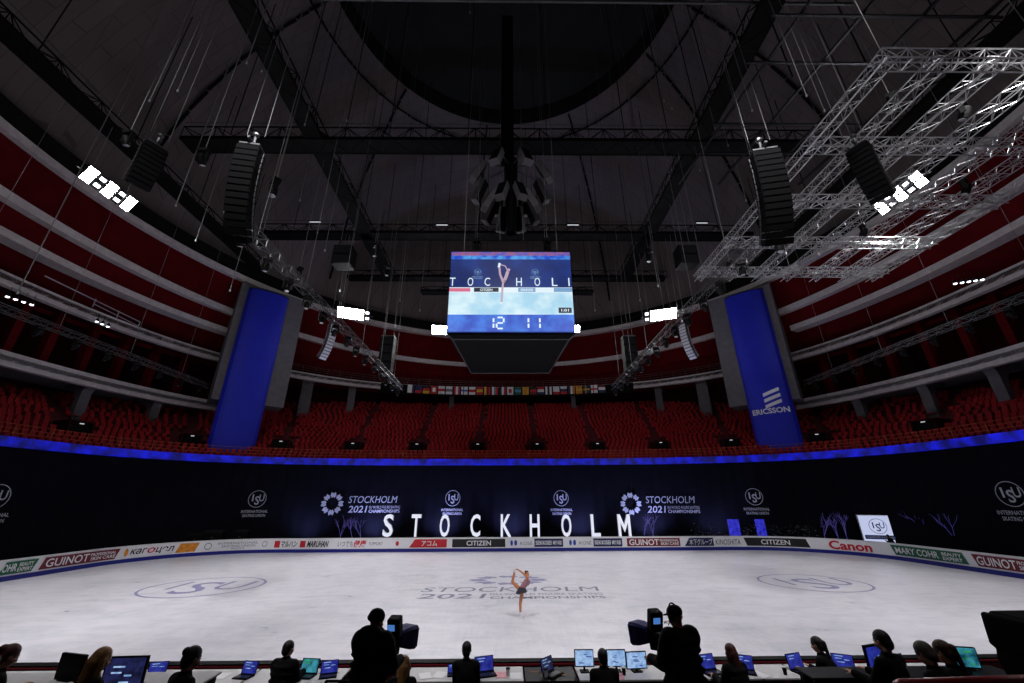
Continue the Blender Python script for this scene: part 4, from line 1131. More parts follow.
# dark shrubs with pale blossoms
leafm = mat('shrub_leaf', (22, 30, 24), .7, scale=8)
for i, px in enumerate((699, 707, 715, 724, 748, 756, 773, 781, 790, 800, 808, 815)):
    P = at_y(px, 540, 43.0 - max(0, px - 790) * .06); P.z = 0; rnd = random.Random(i)
    t = thing('potted_shrub', 'dark potted shrub with tiny pale blossoms behind the boards, %s from the left' % ordn[i], 'plant', P, 'shrubs behind the boards')
    MB().lathe([(.2, 0), (.26, .5), (.28, .52)], P, 10).build('pot', 'blackm', t)
    m = MB(); b2 = MB(); H = rnd.uniform(1.7, 2.3)
    for k in range(70):
        q = P + V((rnd.gauss(0, .28), rnd.gauss(0, .2), .6 + rnd.random() * (H - .6))); d = V((rnd.uniform(-1, 1), rnd.uniform(-1, 1), rnd.uniform(-.3, 1))).normalized() * .16; n_ = d.cross(V((0, 0, 1))) * .5
        m.quad([q - d, q + n_, q + d, q - n_])
        if k % 10 == 0: b2.ball(q + V((0, -.1, 0)), .05, n=5)
    m.tube(P + V((0, 0, .5)), P + V((0, 0, H * .8)), .03, n=4)
    m.build('foliage', leafm, t); b2.build('blossoms', 'pgrey', t)
# dark boxes left behind the boards, one watching crew member
for px, w, h, lab in ((197, 1.2, 1.7, 'leftmost dark equipment case above the boards'), (214, 1.6, 1.95, 'widest dark equipment case above the boards'), (241, 1.3, 1.9, 'right dark equipment case above the boards')):
    P = at_y(px, 540, 42.2 if px > 230 else 41.0); P.z = -.05; t = thing('equipment_case', lab, 'case', P)
    MB().box(P + V((0, 0, h * .45)), (w, .7, h * .9)).build('body', 'black', t, bevel=.04); MB().box(P + V((0, 0, h * .95)), (w * 1.02, .72, h * .1)).build('lid', 'blackm', t, bevel=.03)
    MB().box(P + V((0, -.37, h * .7)), (.2, .04, .06)).build('handle', 'steel', t)
# ================================================================== PEOPLE
def ik(a, c, l1, l2, hint):
    """middle joint between a and c bending towards hint"""
    a = V(a); c = V(c); d = c - a; L = min(d.length, (l1 + l2) * .998); u = d.normalized()
    x = (l1 * l1 - l2 * l2 + L * L) / (2 * L); h = math.sqrt(max(0, l1 * l1 - x * x)); hv = V(hint); hv = (hv - u * hv.dot(u)).normalized()
    return a + u * x + hv * h, a + u * L
def hand(m, w, d, side, curl=.5, palm_n=V((0, 0, -1)), s=1.0):
    """palm + five bent fingers; w wrist, d direction, side +1 right hand"""
    d = V(d).normalized(); n = (palm_n - d * palm_n.dot(d)).normalized(); x = d.cross(n).normalized()
    pc = w + d * .05 * s
    R = Matrix((x, d, n)).transposed()
    m.ball(pc, (.041 * s, .052 * s, .017 * s), R, 10)
    for i, (off, L) in enumerate(((-.030, .066), (-.010, .078), (.010, .074), (.029, .058))):
        p = w + d * .09 * s + x * off * s; q = p; dd = d
        for k in range(3):
            ang = curl * (.5 + .35 * k); dd = (d * math.cos(ang * (k + 1) * .6) + n * math.sin(ang * (k + 1) * .6)).normalized()
            r = q + dd * L * s * (.42, .33, .25)[k]; m.caps(q, r, (.0092 - .001 * k) * s, (.0085 - .001 * k) * s, 7); q = r
    t0 = w + d * .025 * s - x * side * .034 * s; t1 = t0 + (d * .6 - x * side * .6 + n * .35).normalized() * .038 * s; t2 = t1 + (d * .9 - x * side * .1 + n * .4).normalized() * .03 * s
    m.caps(t0, t1, .012 * s, .010 * s, 7); m.caps(t1, t2, .010 * s, .008 * s, 7)
def person(label, P, rz=0, pose='sit', head_top=None, lean=.15, yaw=0.0, nod=.15, hair='hair_dk', style='short', jacket='cloth_b', hands=None, cap=None, bulk=1.0, group=None, scarf=False, male=True, legs='cloth_b', hood=False, headset=False):
    P = V(P); t = thing('person', label, 'person', P, group, rz)
    hz = .93 if pose == 'stand' else .56; sw = (.20 if pose == 'stand' else .168) if male else .148
    hip = V((0, 0, hz)); up = V((0, math.sin(lean), math.cos(lean)))
    chest = hip + up * .36; neck = hip + up * .53; headc = neck + V((0, math.sin(lean * .6 + .1), math.cos(lean * .6 + .1))) * .158
    if head_top:  # fit stature
        pass
    Rh = Matrix.Rotation(yaw, 3, 'Z') @ Matrix.Rotation(-nod, 3, 'X')
    H = lambda v: headc + Rh @ V(v)
    b = MB(); up_n = up
    # head: facing +y
    b.ball(H((0, -.012, .025)), (.076, .095, .095), Rh, 14); b.ball(H((0, .03, -.045)), (.058, .068, .075), Rh, 12); b.ball(H((0, .055, -.085)), (.03, .03, .022), Rh, 8)
    b.caps(H((0, .088, .012)), H((0, .108, -.028)), .010, .0155, 8); b.ball(H((0, .085, -.062)), (.024, .013, .009), Rh, 8)
    b.ball(H((0, .078, .036)), (.05, .016, .012), Rh, 8)
    for s in (-1, 1): b.ball(H((s * .078, -.005, -.005)), (.012, .02, .032), Rh, 8); b.ball(H((s * .045, .06, -.03)), (.025, .025, .025), Rh, 8)
    b.caps(neck - up * .06, H((0, -.015, -.06)), .058, .052, 12)
    tors = MB(); tors.ball(hip + V((0, 0, .02)), (.165, .12, .13), None, 14); tors.caps(hip + up * .05, chest, .13, .145, 14); tors.ball(chest + up * .02, (sw * .98, .125, .16), Matrix.Rotation(-lean, 3, 'X'), 14)
    arms = MB(); hm = MB()
    hands = hands or [V((-.15, .42, .80)), V((.15, .42, .80))]
    armj = []
    for s, hp in zip((-1, 1), hands):
        sh = neck - up * .07 + V((s * sw, 0, 0)); el, wr = ik(sh, hp, .29, .26, V((s * .15, -.5, -1)))
        tors.caps(neck - up * .05, sh, .06, .062, 10); arms.caps(sh, el, .054, .042, 10); arms.caps(el, wr, .042, .028, 10); armj.append((sh, el, wr))
        hand(hm, wr, (wr - el), s, .55)
    lg = MB(); legj = []
    for s in (-1, 1):
        h = hip + V((s * .095, 0, -.02))
        if pose == 'stand': an = V((s * .13, .02 * s, .085)); kn, an = ik(h, an, .43, .42, V((s * .1, 1, 0)))
        else: kn = V((s * .13, .44, hz - .03)); an = V((s * .12, .40, .085))
        lg.caps(h, kn, .083, .056, 12); lg.caps(kn, an, .054, .037, 12); legj.append((h, kn, an))
        lg.caps(an - V((0, .04, .045)), an + V((0, .15, -.055)), .036, .03, 8)
    allm = MB(); [allm.add(x) for x in (b, tors, arms, hm, lg)]
    T = lambda mb: mb
    def put(mb, name, m_, par=None, remesh=None, smooth=True):
        mb.v = [V(v) for v in mb.v]; o = mb.build(name, m_, par or t, smooth=smooth, remesh=remesh, local=True); return o
    body = put(allm, 'body', 'skin', remesh=.0105)
    for s in (-1, 1):
        e = MB(); e.ball(H((s * .031, .078, .016)), .0115, n=8); put(e, 'eye', 'pwhite'); e = MB(); e.ball(H((s * .031, .0875, .016)), .0052, n=8); put(e, 'pupil', 'black')
    e = MB(); e.ball(H((0, .0905, -.062)), (.02, .008, .0055), Rh, 8); put(e, 'lips', mat('lips', (150, 84, 78), .5))
    # clothes
    j = MB(); g = .018 * bulk + .004
    j.ball(hip + V((0, 0, .0)), (.165 + g, .125 + g, .15 + g), None, 14); j.caps(hip + up * .05, chest, .13 + g, .147 + g, 14); j.ball(chest + up * .02, (sw * .98 + g, .125 + g, .16 + g), Matrix.Rotation(-lean, 3, 'X'), 14)
    j.caps(neck - up * .08, neck + up * .0, .088 + g * .6, .066 + g * .5, 12)
    for (sh, el, wr) in armj:
        j.caps(neck - up * .06, sh, .06 + g, .064 + g, 10); j.caps(sh, el, .056 + g, .046 + g, 10); j.caps(el, wr, .046 + g, .034 + g * .8, 10)
    if pose == 'stand':
        for s in (-1, 1): j.ball(neck + V((s * .15, -.02, -.02)), (.12, .12, .095), None, 12)
    if bulk > 1.5:
        for k in range(5): j.ball(hip + up * (.04 + .1 * k), (sw + .03 + g, .15 + g, .062), Matrix.Rotation(-lean, 3, 'X'), 14)
        for (sh, el, wr) in armj:
            for k in range(3): j.ball(sh.lerp(el, .15 + .35 * k), .072 + g * .9, n=10)
    jo = put(j, 'jacket', jacket, remesh=.017)
    if hood:
        k = MB(); k.ball(neck + V((0, -.10, .05)), (.165, .09, .09), None, 12); k.ball(neck + V((0, -.02, .03)), (.155, .14, .08), None, 12); k.ball(neck + V((0, -.02, -.06)), (.22, .15, .09), None, 12); put(k, 'hood', jacket, remesh=.017)
    k = MB()
    k.ball(hip + V((0, -.01, -.03)), (.172, .128, .13), None, 12)
    for (h, kn, an) in legj: k.caps(h, kn, .093, .066, 12); k.caps(kn, an + V((0, 0, .02)), .064, .052, 12)
    put(k, 'trousers', legs, remesh=.017)
    for (h, kn, an) in legj:
        k = MB(); k.caps(an - V((0, .045, .04)), an + V((0, .16, -.048)), .047, .04, 10); k.v = [V((v.x, v.y, max(.001, v.z))) for v in k.v]; put(k, 'shoe', 'black')
    # hair
    if not cap or style != 'short':
        k = MB(); k.ball(H((0, -.022, .038)), (.088, .104, .098), Rh, 14); k.ball(H((0, -.055, -.02)), (.08, .066, .085), Rh, 12)
        if style == 'long':
            k.caps(H((0, -.06, -.02)), neck + V((0, -.085, -.12)), .085, .065, 12)
            for s in (-1, 1): k.caps(H((s * .07, -.01, .0)), neck + V((s * .085, -.03, -.12)), .036, .03, 8)
        if style == 'bun': k.ball(H((0, -.11, .06)), .05, n=10)
        if style == 'tail': k.ball(H((0, -.12, .03)), .038, n=10); k.caps(H((0, -.135, .02)), neck + V((0, -.14, -.12)), .036, .02, 9)
        # keep the face free
        k.v = [v for v in k.v]; o = put(k, 'hair', hair, remesh=.013)
    if cap == 'beanie':
        k = MB(); k.ball(H((0, -.018, .045)), (.10, .112, .09), Rh, 14); k.ball(H((0, -.03, .02)), (.104, .112, .055), Rh, 14); put(k, 'knit_hat', 'cloth_b', remesh=.014)
    if cap == 'cap':
        k = MB(); k.ball(H((0, -.015, .055)), (.094, .11, .085), Rh, 14); k.ball(H((0, .11, .045)), (.07, .08, .012), Rh, 12); put(k, 'cap', 'cloth_g', remesh=.012)
    if headset:
        k = MB(); pts = [H((.098 * math.cos(a), -.01, .03 + .125 * math.sin(a))) for a in [PI * i / 10 for i in range(11)]]; k.path(pts, .009, 6)
        for s in (-1, 1): k.ball(H((s * .095, -.005, .0)), (.022, .04, .045), Rh, 10)
        k.tube(H((-.1, 0, -.02)), H((-.05, .11, -.07)), .005, n=5); put(k, 'headset', 'black', smooth=False)
    if scarf: k = MB(); k.lathe([(.085, -.02), (.1, .02), (.095, .06), (.075, .08)], neck, 14); put(k, 'scarf', jacket)
    return t
ZD, ZP = .66, 1.36          # press deck, camera platform
def headpos(px, py, z):     # y distance so that the head top lands on the pixel
    return at_z(px, py, z)
def seated(px, py, zf, label, **kw):
    lean = kw.get('lean', .15)
    zt = zf + .56 + .53 * math.cos(lean) + .158 + .115
    p = headpos(px, py, zt); off = .53 * math.sin(lean) + .158 * math.sin(lean * .6 + .1)
    rz = kw.pop('rz', 0); hx = V((0, off, 0)); hx.rotate(Matrix.Rotation(rz, 3, 'Z'))
    P = V((p.x - hx.x, p.y - hx.y, zf)); t = person(label, P, rz=rz, **kw)
    # chair
    c = thing('folding_chair', ' '.join(('dark chair under the ' + label.replace(' and ', ' ').replace('person with ', 'person with ')).replace(',', '').split()[:16]), 'chair', P, None, rz)
    MB().box((0, -.02, .43), (.42, .40, .04)).build('seat', 'blackm', c, local=True, bevel=.01)
    MB().box((0, -.25, .62), (.36, .025, .22), Matrix.Rotation(.1, 3, 'X')).build('backrest', 'blackm', c, local=True)
    for sx in (-1, 1):
        for sy in (-1, 1): MB().tube((sx * .18, -.02 + sy * .17, .42), (sx * .19, -.02 + sy * .2, 0), .013, n=5).build('leg', 'deskleg', c, local=True)
    return t, P
seated(13, 645, ZP, 'person with brown hair tied back, seated at the far left', hair='hair_rd', style='bun', jacket='cloth_b', lean=.3, rz=-.5, nod=.45, male=False)
seated(-8, 655, ZP, 'person with pinned hair, at the very left edge of the view', hair='hair_br', style='short', jacket='cloth_g', lean=.3, rz=-.3, nod=.4, male=False)
seated(105, 648, ZP, 'person with long blonde brown hair between the two dark monitors', hair='hair_bl', style='long', lean=.25, rz=-.45, nod=.3, male=False)
seated(195, 647, ZP, 'person with dark hair in a bun, turned to the right at the white desk', hair='hair_dk', style='bun', lean=.25, rz=-.55, nod=.35, male=False)
seated(290, 641, ZD, 'person with short dark hair and black jacket, left of the left camera operator', hair='hair_dk', lean=.12, rz=-.15, yaw=-.3, bulk=1.6)
seated(405, 656, ZD, 'person with long blonde hair, seated right under the left camera lens hood', hair='hair_bl', style='long', lean=.15, male=False)
seated(467, 642, ZD, 'person with short cropped hair and black jacket, seated alone near the centre', hair='hair_dk', lean=.08, bulk=1.2)
seated(602, 649, ZD, 'person with dark hair seated before the two pale screens', hair='hair_dk', lean=.2, bulk=1.2)
seated(729, 644, ZD, 'person with long auburn hair, seated right of the right camera operator', hair='hair_rd', style='long', lean=.15, rz=.25, male=False, bulk=1.6)
seated(815, 637, ZD, 'person with dark ponytail turned to the left at the white desk', hair='hair_dk', style='tail', lean=.25, rz=.6, nod=.3, male=False)
seated(879, 631, ZP, 'person with short dark hair and black top, behind the bright laptop at right', hair='hair_dk', lean=.05, rz=.35, nod=.3)
seated(921, 642, ZP, 'person with greying hair, left one of the two heads close together at right', hair='hair_gr', lean=.35, rz=.4, nod=.5, male=False)
seated(940, 641, ZP, 'person with brown hair, right one of the two heads close together at right', hair='hair_br', lean=.35, rz=.4, nod=.5, style='tail', male=False)
# camera operators
pL = at_z(378, 607, ZP + 1.735); 
person('person in black puffer jacket and knit hat, standing at the left broadcast camera', (pL.x + .01, pL.y - .2, ZP), rz=-.25, pose='stand', lean=.12, yaw=-.35, nod=.3, cap='beanie', style='short', bulk=1.7, hood=True, hands=[V((-.1, .42, 1.15)), V((.2, .42, 1.12))])
pR = at_z(671, 604, ZP + 1.735)
person('person in black jacket, cap and headset, standing at the right broadcast camera', (pR.x + .03, pR.y - .2, ZP), rz=.3, pose='stand', lean=.15, yaw=.3, nod=.3, cap='cap', style='short', bulk=1.6, headset=True, hands=[V((-.22, .42, 1.1)), V((.08, .42, 1.12))])
tx = text_mb('MEDIA', .2, .035, .02); c = V((pR.x + .05, pR.y - .34, ZP + 1.5))
# ---- broadcast cameras
def bcast(x, y, vf, hood_c, hood_rot, lab):
    """vf: viewfinder centre, hood_c: lens hood centre"""
    t = thing('broadcast_camera', lab, 'camera', (x, y, ZP)); hc = V(hood_c); d = Matrix.Rotation(hood_rot, 3, 'Z') @ V((0, 1, 0)); R = Matrix.Rotation(hood_rot, 3, 'Z') @ Matrix.Rotation(-.12, 3, 'X')
    cbx = hc - d * .36 + V((0, 0, -.03))
    MB().box(cbx, (.17, .42, .2), R).build('camera_body', 'black', t, bevel=.02)
    m = MB(); k = 0
    o = []
    for yy, sc in ((-.14, .72), (.02, 1.0), (.14, 1.05)):
        for ax, az in ((-1, -.75), (-.75, -1), (.75, -1), (1, -.75), (1, .75), (.75, 1), (-.75, 1), (-1, .75)):
            m.v.append(hc + R @ V((ax * .14 * sc, yy, az * .135 * sc)))
    for j in range(2):
        for i in range(8): i2 = (i + 1) % 8; m.f.append((j * 8 + i, j * 8 + i2, j * 8 + 8 + i2, j * 8 + 8 + i)); m.m.append(0)
    m.f.append(tuple(reversed(range(8)))); m.f.append(tuple(range(16, 24))); m.m += [0, 0]
    m.build('lens_hood', mat('hood_navy', (48, 44, 120), .7), t)
    MB().lathe([(.085, -.25), (.085, 0)], hc, 14, axis=R @ Matrix.Rotation(-PI / 2, 3, 'X')).build('lens', 'black', t)
    v = V(vf); Rv = Matrix.Rotation(hood_rot * .3, 3, 'Z') @ Matrix.Rotation(.25, 3, 'X')
    b_ = MB().box(v, (.18, .16, .26), Rv).build('viewfinder', 'black', t, bevel=.03)
    m = MB(); m.box(v + Rv @ V((-.02, -.085, .03)), (.1, .01, .075), Rv); m.build('viewfinder_screen', mat('vf_screen', (30, 60, 110), .3, emit=(70, 120, 190), estr=.9), b_)
    MB().path([v - V((0, 0, .08)), cbx + V((0, 0, .12))], .02, 6).build('viewfinder_arm', 'blackm', t)
    base = V((cbx.x, cbx.y, ZP))
    MB().lathe([(.11, 1.0), (.12, 1.1), (.08, 1.2), (.1, 1.3)], base, 12).build('pan_head', 'black', t)
    zc = cbx.z - .12
    MB().tube(base + V((0, 0, .35)), (base.x, base.y, zc), .05, .045, 10).build('column', 'blackm', t)
    for k in range(3):
        a = 2 * PI * k / 3 + .5; MB().path([base + V((0, 0, .85)), base + V((.42 * math.cos(a), .42 * math.sin(a), .03))], .025, 6).build('tripod_leg', 'blackm', t)
    for s in (-1, 1): MB().tube((cbx.x, cbx.y, zc - .05), (x + s * .2, y + .33, ZP + 1.08), .012, n=6).build('pan_handle', 'blackm', t)
    return t
vf = at_y(395, 627, pL.y + .42); hc = at_y(404, 637, pL.y + .75)
bcast(pL.x, pL.y - .1, vf, hc, -.5, 'black broadcast camera with navy lens hood on a tripod at the left')
vf = at_y(655, 620, pR.y + .42); hc = at_y(643, 633, pR.y + .75)
bcast(pR.x, pR.y - .1, vf, hc, .6, 'black broadcast camera with navy lens hood on a tripod at the right')
# collar lettering on the right operator's jacket
w = text_mb('A MEDIA', .19, .03, .02); P = at_y(667, 622, pR.y - .235)
tag_o = w; 
w.v = [P + Matrix.Rotation(.3, 3, 'Z') @ v for v in w.v]
ppl = [o for o in COL.objects if o.get('label', '').startswith('person in black jacket, cap')][0]
o = w.build('collar_lettering', 'pgrey'); o.parent = ppl; o.matrix_parent_inverse = (Matrix.Translation(ppl.location) @ Matrix.Rotation(ppl.rotation_euler.z, 4, 'Z')).inverted()
# big covered camera at the lower right edge
q = at_y(1006, 645, 4.6); t = thing('covered_camera', 'large black covered camera filling the lower right corner', 'camera', (q.x, 4.6, ZP))
a0 = at_y(979, 612, 5.1); w = .62; m = MB(); zt_ = a0.z; x0 = a0.x
pts = [(x0, zt_ - .02), (x0 + .01, zt_), (x0 + .05, zt_ + .01), (x0 + .07, zt_ - .02), (x0 + .12, zt_ + .015), (x0 + .85, zt_ + .02), (x0 + .85, zt_ - 1.0), (x0 + .06, zt_ - 1.0), (x0 + .04, zt_ - .55), (x0 + .0, zt_ - .42), (x0 + .03, zt_ - .33), (x0 - .02, zt_ - .28), (x0 - .01, zt_ - .15)]
m.prism(list(reversed(pts)), 4.7, 5.1); m.build('rain_cover', 'cloth_b', t, bevel=.015)
for k in range(3):
    a = 2 * PI * k / 3; MB().tube((x0 + .6, 4.8, zt_ - .9), (x0 + .6 + .35 * math.cos(a), 4.8 + .35 * math.sin(a), ZP), .03, n=6).build('tripod_leg', 'blackm', t)
# red padded rail at the lower right
A = at_y(897, 683, 4.3); B = at_y(1060, 676, 4.3)
t = thing('padded_rail', 'glossy red padded rail across the lower right corner', 'railing', (A.x, 4.3, ZP))
m = MB(); zc = at_y(905, 679, 4.3).z - .1; m.caps((A.x + .06, 4.3, zc), (B.x + .8, 4.3, zc + .04), .10, n=14); m.build('pad', mat('red_vinyl', (150, 12, 20), .3, var=.1, scale=3), t, smooth=True)
for x in (A.x + .3, A.x + 1.6): MB().tube((x, 4.3, ZP), (x, 4.3, zc), .03, n=8).build('post', 'deskleg', t)

# ================================================================== DESKS
def desk(x0, x1, y0, y1, zf, h, label, top='desk', group=None):
    c = V(((x0 + x1) / 2, (y0 + y1) / 2, zf)); t = thing('desk', label, 'desk', c, group)
    MB().box((c.x, c.y, zf + h - .015), (x1 - x0, y1 - y0, .03)).build('tabletop', top, t, bevel=.005)
    MB().box((c.x, y1 - .03, zf + h - .2), (x1 - x0 - .1, .02, .34)).build('front_panel', 'black', t)
    for sx in (x0 + .06, x1 - .06):
        for sy in (y0 + .06, y1 - .08): MB().tube((sx, sy, zf), (sx, sy, zf + h - .03), .02, n=6).build('leg', 'deskleg', t)
    return t
HD = .76; ZT = ZD + HD
def X(px, y=9.15, z=ZT): return at_y(px, 674, y).x
spans = [(-40, 58, 'white desk at the far left end of the row'), (61, 118, 'white desk behind the dark monitors at left'), (121, 251, 'white desk with two blue tablets at the left'), (253, 345, 'white desk with a cyan and a blue tablet'),
         (408, 523, 'white desk with scattered papers and a blue tablet in the centre'), (577, 665, 'white desk carrying the two pale screens'), (697, 792, 'white desk right of the right camera operator'), (794, 882, 'white desk before the ponytailed person'), (884, 990, 'white desk at the right end of the row')]
for a, b_, lab in spans: desk(X(a), X(b_), 8.8, 9.45, ZD, HD, lab)
desk(X(525), X(575), 8.8, 9.45, ZD, HD - .01, 'black desk with open laptop just right of the centre', 'blackm')
desk(-7.6, -4.15, 6.72, 7.22, ZP, .74, 'white desk on the camera platform at the lower left'); desk(4.25, 7.2, 6.85, 7.25, ZP, .72, 'black desk on the camera platform at the lower right', 'blackm')
def laptop(P, rz, w, mt, label, group=None, tilt=.25, body='black'):
    P = V(P); R = Matrix.Rotation(rz, 3, 'Z'); d = w * .68; t = thing('laptop', label, 'laptop', P, group, rz)
    MB().box((0, 0, .01), (w, d, .02)).build('base', body, t, local=True)
    MB().box((0, -.02, .0215), (w * .86, d * .5, .003)).build('keyboard', 'deskleg', t, local=True)
    Rt = Matrix.Rotation(-tilt, 3, 'X'); h = w * .64; o = V((0, d / 2, .02))
    m = MB(); m.box((0, 0, h / 2), (w, .012, h)); m.v = [Rt @ v + o for v in m.v]; l = m.build('lid', body, t, local=True)
    m = MB(); m.box((0, -.008, h / 2), (w * .93, .004, h * .9)); m.v = [Rt @ v + o for v in m.v]; sc = m.build('screen', mt, l, local=True)
    # windows and lines shown on the screen
    wn = 's_pale' if mt in ('s_blue', 's_dark') else 's_blue' if mt == 's_pale' else 's_green'
    for k, (a, b_, cx_, cz) in enumerate(((.4, .06, -.15, .84), (.3, .05, -.18, .66), (.26, .05, .2, .6), (.34, .05, -.1, .42))[:2 + (int(abs(P.x) * 10) % 3)]):
        m = MB(); m.box((cx_ * w, -.0115, cz * h), (a * w, .003, b_ * h)); m.v = [Rt @ v + o for v in m.v]; m.build('window', wn, sc, local=True)
    return t
laps = [(155, 668, .3, 's_blue', .25, 'blue lit laptop left of the person with the bun'), (245, 669, .3, 's_blue', -.2, 'blue lit laptop left of the black jacketed person in front of the ice'), (306, 668, .34, 's_cyan', -.1, 'pale cyan laptop right of the short haired person at left'),
        (329, 669, .3, 's_blue', .3, 'dark blue laptop tilted beside the left camera operator'), (453, 669, .2, 's_blue', .1, 'narrow blue laptop half hidden by the person at the centre'), (486, 669, .36, 's_blue', .3, 'blue laptop right of the person at the centre'),
        (553, 674, .34, 's_dark', .8, 'open black laptop turned sideways on the black desk'), (712, 668, .36, 's_blue', .25, 'blue green laptop right of the right camera operator'), (745, 668, .34, 's_blue', -.35, 'blue laptop half hidden by the auburn haired person'),
        (803, 668, .36, 's_blue', .3, 'blue laptop left of the ponytailed person'), (846, 668, .34, 's_blue', -.45, 'blue laptop right of the ponytailed person'), (908, 668, .32, 's_dark', .3, 'dark laptop behind the two heads at right')]
for px, py, w_, mt, rz, lab in laps:
    q = at_y(px, py, 9.05); laptop((q.x, 9.05, ZT), rz, w_, mt, lab)
def monitor(px, py, y, w_, h_, mt, rz, zb_, label):
    q = at_y(px, py, y); t = thing('monitor', label, 'monitor', (q.x, y, zb_), None, rz); zc = q.z - zb_
    b_ = MB().box((0, 0, zc), (w_, .04, h_)).build('bezel', 'black', t, local=True, bevel=.005)
    MB().box((0, -.022, zc + .005), (w_ * .92, .004, h_ * .88)).build('screen', mt, b_, local=True)
    if mt in ('s_pale', 's_dark', 's_blue', 's_cyan'):
        wn = {'s_pale': 's_blue', 's_dark': 's_pale', 's_blue': 's_pale', 's_cyan': 's_green'}[mt]
        rn = random.Random(int(px))
        for k in range(4):
            a = rn.uniform(.12, .3) * w_; MB().box((rn.uniform(-.25, .25) * w_, -.026, zc + rn.uniform(-.3, .3) * h_), (a, .003, h_ * .05)).build('window', wn, b_, local=True)
    MB().tube((0, .03, .01), (0, .03, zc), .02, n=8).build('stand', 'black', t, local=True); MB().box((0, .02, .008), (w_ * .45, .16, .016)).build('foot', 'black', t, local=True)
    return t
monitor(584, 658, 9.15, .36, .27, 's_pale', 0, ZT, 'pale lit monitor left of the seated person at the screens')
monitor(616, 658, 9.15, .36, .27, 's_pale', 0, ZT, 'pale lit monitor partly behind the seated person at the screens')
monitor(636, 660, 9.15, .40, .27, 's_pale', .1, ZT, 'pale lit monitor touching the right camera operator')
monitor(70, 671, 6.95, .46, .40, 'black', -.25, ZP + .74, 'black unlit monitor seen at an angle in the lower left')
monitor(125, 672, 6.8, .54, .36, 's_dark', .05, ZP + .74, 'dark blue monitor showing an arena picture in the lower left')
monitor(877, 665, 7.05, .36, .5, 's_blue', .3, ZP + .72, 'bright blue and green monitor before the short haired person at right')
monitor(962, 657, 7.1, .38, .26, 's_cyan', -.25, ZP + .72, 'cyan lit monitor right of the two heads close together')
# screen contents of the bright monitor
# papers, cups, bottles
def paper(px, py, lab, mt='pwhite', rz=0):
    y = at_z(px, py, ZT).y; y = min(9.35, max(8.95, y)); q = at_z(px, py, ZT); o = MB().box((0, 0, .003), (.21, .28, .006)).build('paper_sheet', mt); o.location = (q.x, y, ZT); o.rotation_euler = (0, 0, rz); tag(o, lab, 'paper', None)
paper(222, 676, 'white paper sheet beside the person with the bun'); paper(425, 676, 'white paper sheet right of the blonde person', rz=.3); paper(440, 675, 'white paper sheet left of the person at the centre', rz=-.2)
paper(501, 675, 'pink paper sheet right of the blue laptop at the centre', mat('pink_paper', (226, 160, 170), .6), .1); paper(516, 676, 'white paper block beside the pink sheet', rz=0)
paper(600, 676, 'white paper sheet before the pale screens', rz=.2); paper(760, 675, 'white paper sheet right of the auburn haired person', rz=.4); paper(618, 676, 'pale pink folder beside the seated person at the screens', mat('pink_paper', (226, 160, 170), .6), -.2)
def cup(px, lab, mt='white', y=9.0, z=None, h=.11):
    z = ZT if z is None else z; q = at_y(px, 672, y); t = thing('cup', lab, 'cup', (q.x, y, z))
    MB().lathe([(.028, 0), (.038, h), (.040, h + .004)], n=12).build('body', mt, t, local=True, smooth=False); m = MB(); m.lathe([(.041, h), (.041, h + .012), (.034, h + .016)], n=12); m.build('lid', 'black' if mt != 'black' else 'white', t, local=True)
cup(508, 'white paper cup on the centre desk beside the pink sheet'); cup(546, 'white cup on the black desk', y=8.95); cup(612, 'dark cup beside the pink folder', 'black'); cup(624, 'second dark cup near the right camera operator', 'black'); cup(785, 'dark cup at the end of the desk right of the auburn haired person', 'black', y=8.95)
def bottle(px, y, z, lab):
    q = at_y(px, 670, y); t = thing('water_bottle', lab, 'bottle', (q.x, y, z)); MB().lathe([(.03, 0), (.032, .14), (.028, .17), (.013, .2)], n=12).build('body', mat('bottle_plastic', (200, 208, 216), .2, spec=.6), t, local=True); MB().lathe([(.014, .2), (.014, .222)], n=10).build('cap', 'white', t, local=True)
bottle(186, 7.0, ZP + .74, 'clear water bottle in front of the person with the bun'); bottle(826, 8.95, ZT, 'clear water bottle beside the ponytailed person')
# microphone cables/goosenecks
for px, lab in ((562, 'orange cable lying over the black desk'),):
    pts = [at_y(530 + i * 6, 671 + 2 * math.sin(i), 9.2 - .03 * i) for i in range(7)]; pts = [V((p.x, p.y, ZT + .005)) for p in pts]
    tag(MB().path(pts, .006, 5).build('desk_cable', 'orange'), lab, 'cable')
# mesh back chair beside the left operator
q = at_y(351, 674, 8.3); t = thing('mesh_chair', 'empty black office chair with mesh back beside the left camera operator', 'chair', (q.x, 8.1, ZD))
MB().box((0, 0, .46), (.48, .46, .07)).build('seat', 'blackm', t, local=True, bevel=.02)
m = MB()
for i in range(8): m.tube((-.22, -.25, .62 + i * .06), (.22, -.25, .66 + i * .06), .007, n=4); m.tube((-.21 + i * .06, -.25, .6), (-.21 + i * .06, -.25, 1.08), .006, n=4)
m.build('mesh_back', 'pgrey', t, local=True)
m = MB(); m.path([V(p) for p in ((-.24, -.25, .55), (-.24, -.25, 1.1), (.24, -.25, 1.1), (.24, -.25, .55), (-.24, -.25, .55))], .018, 6); m.build('back_frame', 'black', t, local=True)
MB().tube((0, 0, .1), (0, 0, .45), .03, n=8).build('column', 'deskleg', t, local=True)
for k in range(5): MB().tube((0, 0, .1), (.3 * math.cos(k * 1.257), .3 * math.sin(k * 1.257), .04), .02, n=5).build('leg', 'blackm', t, local=True)

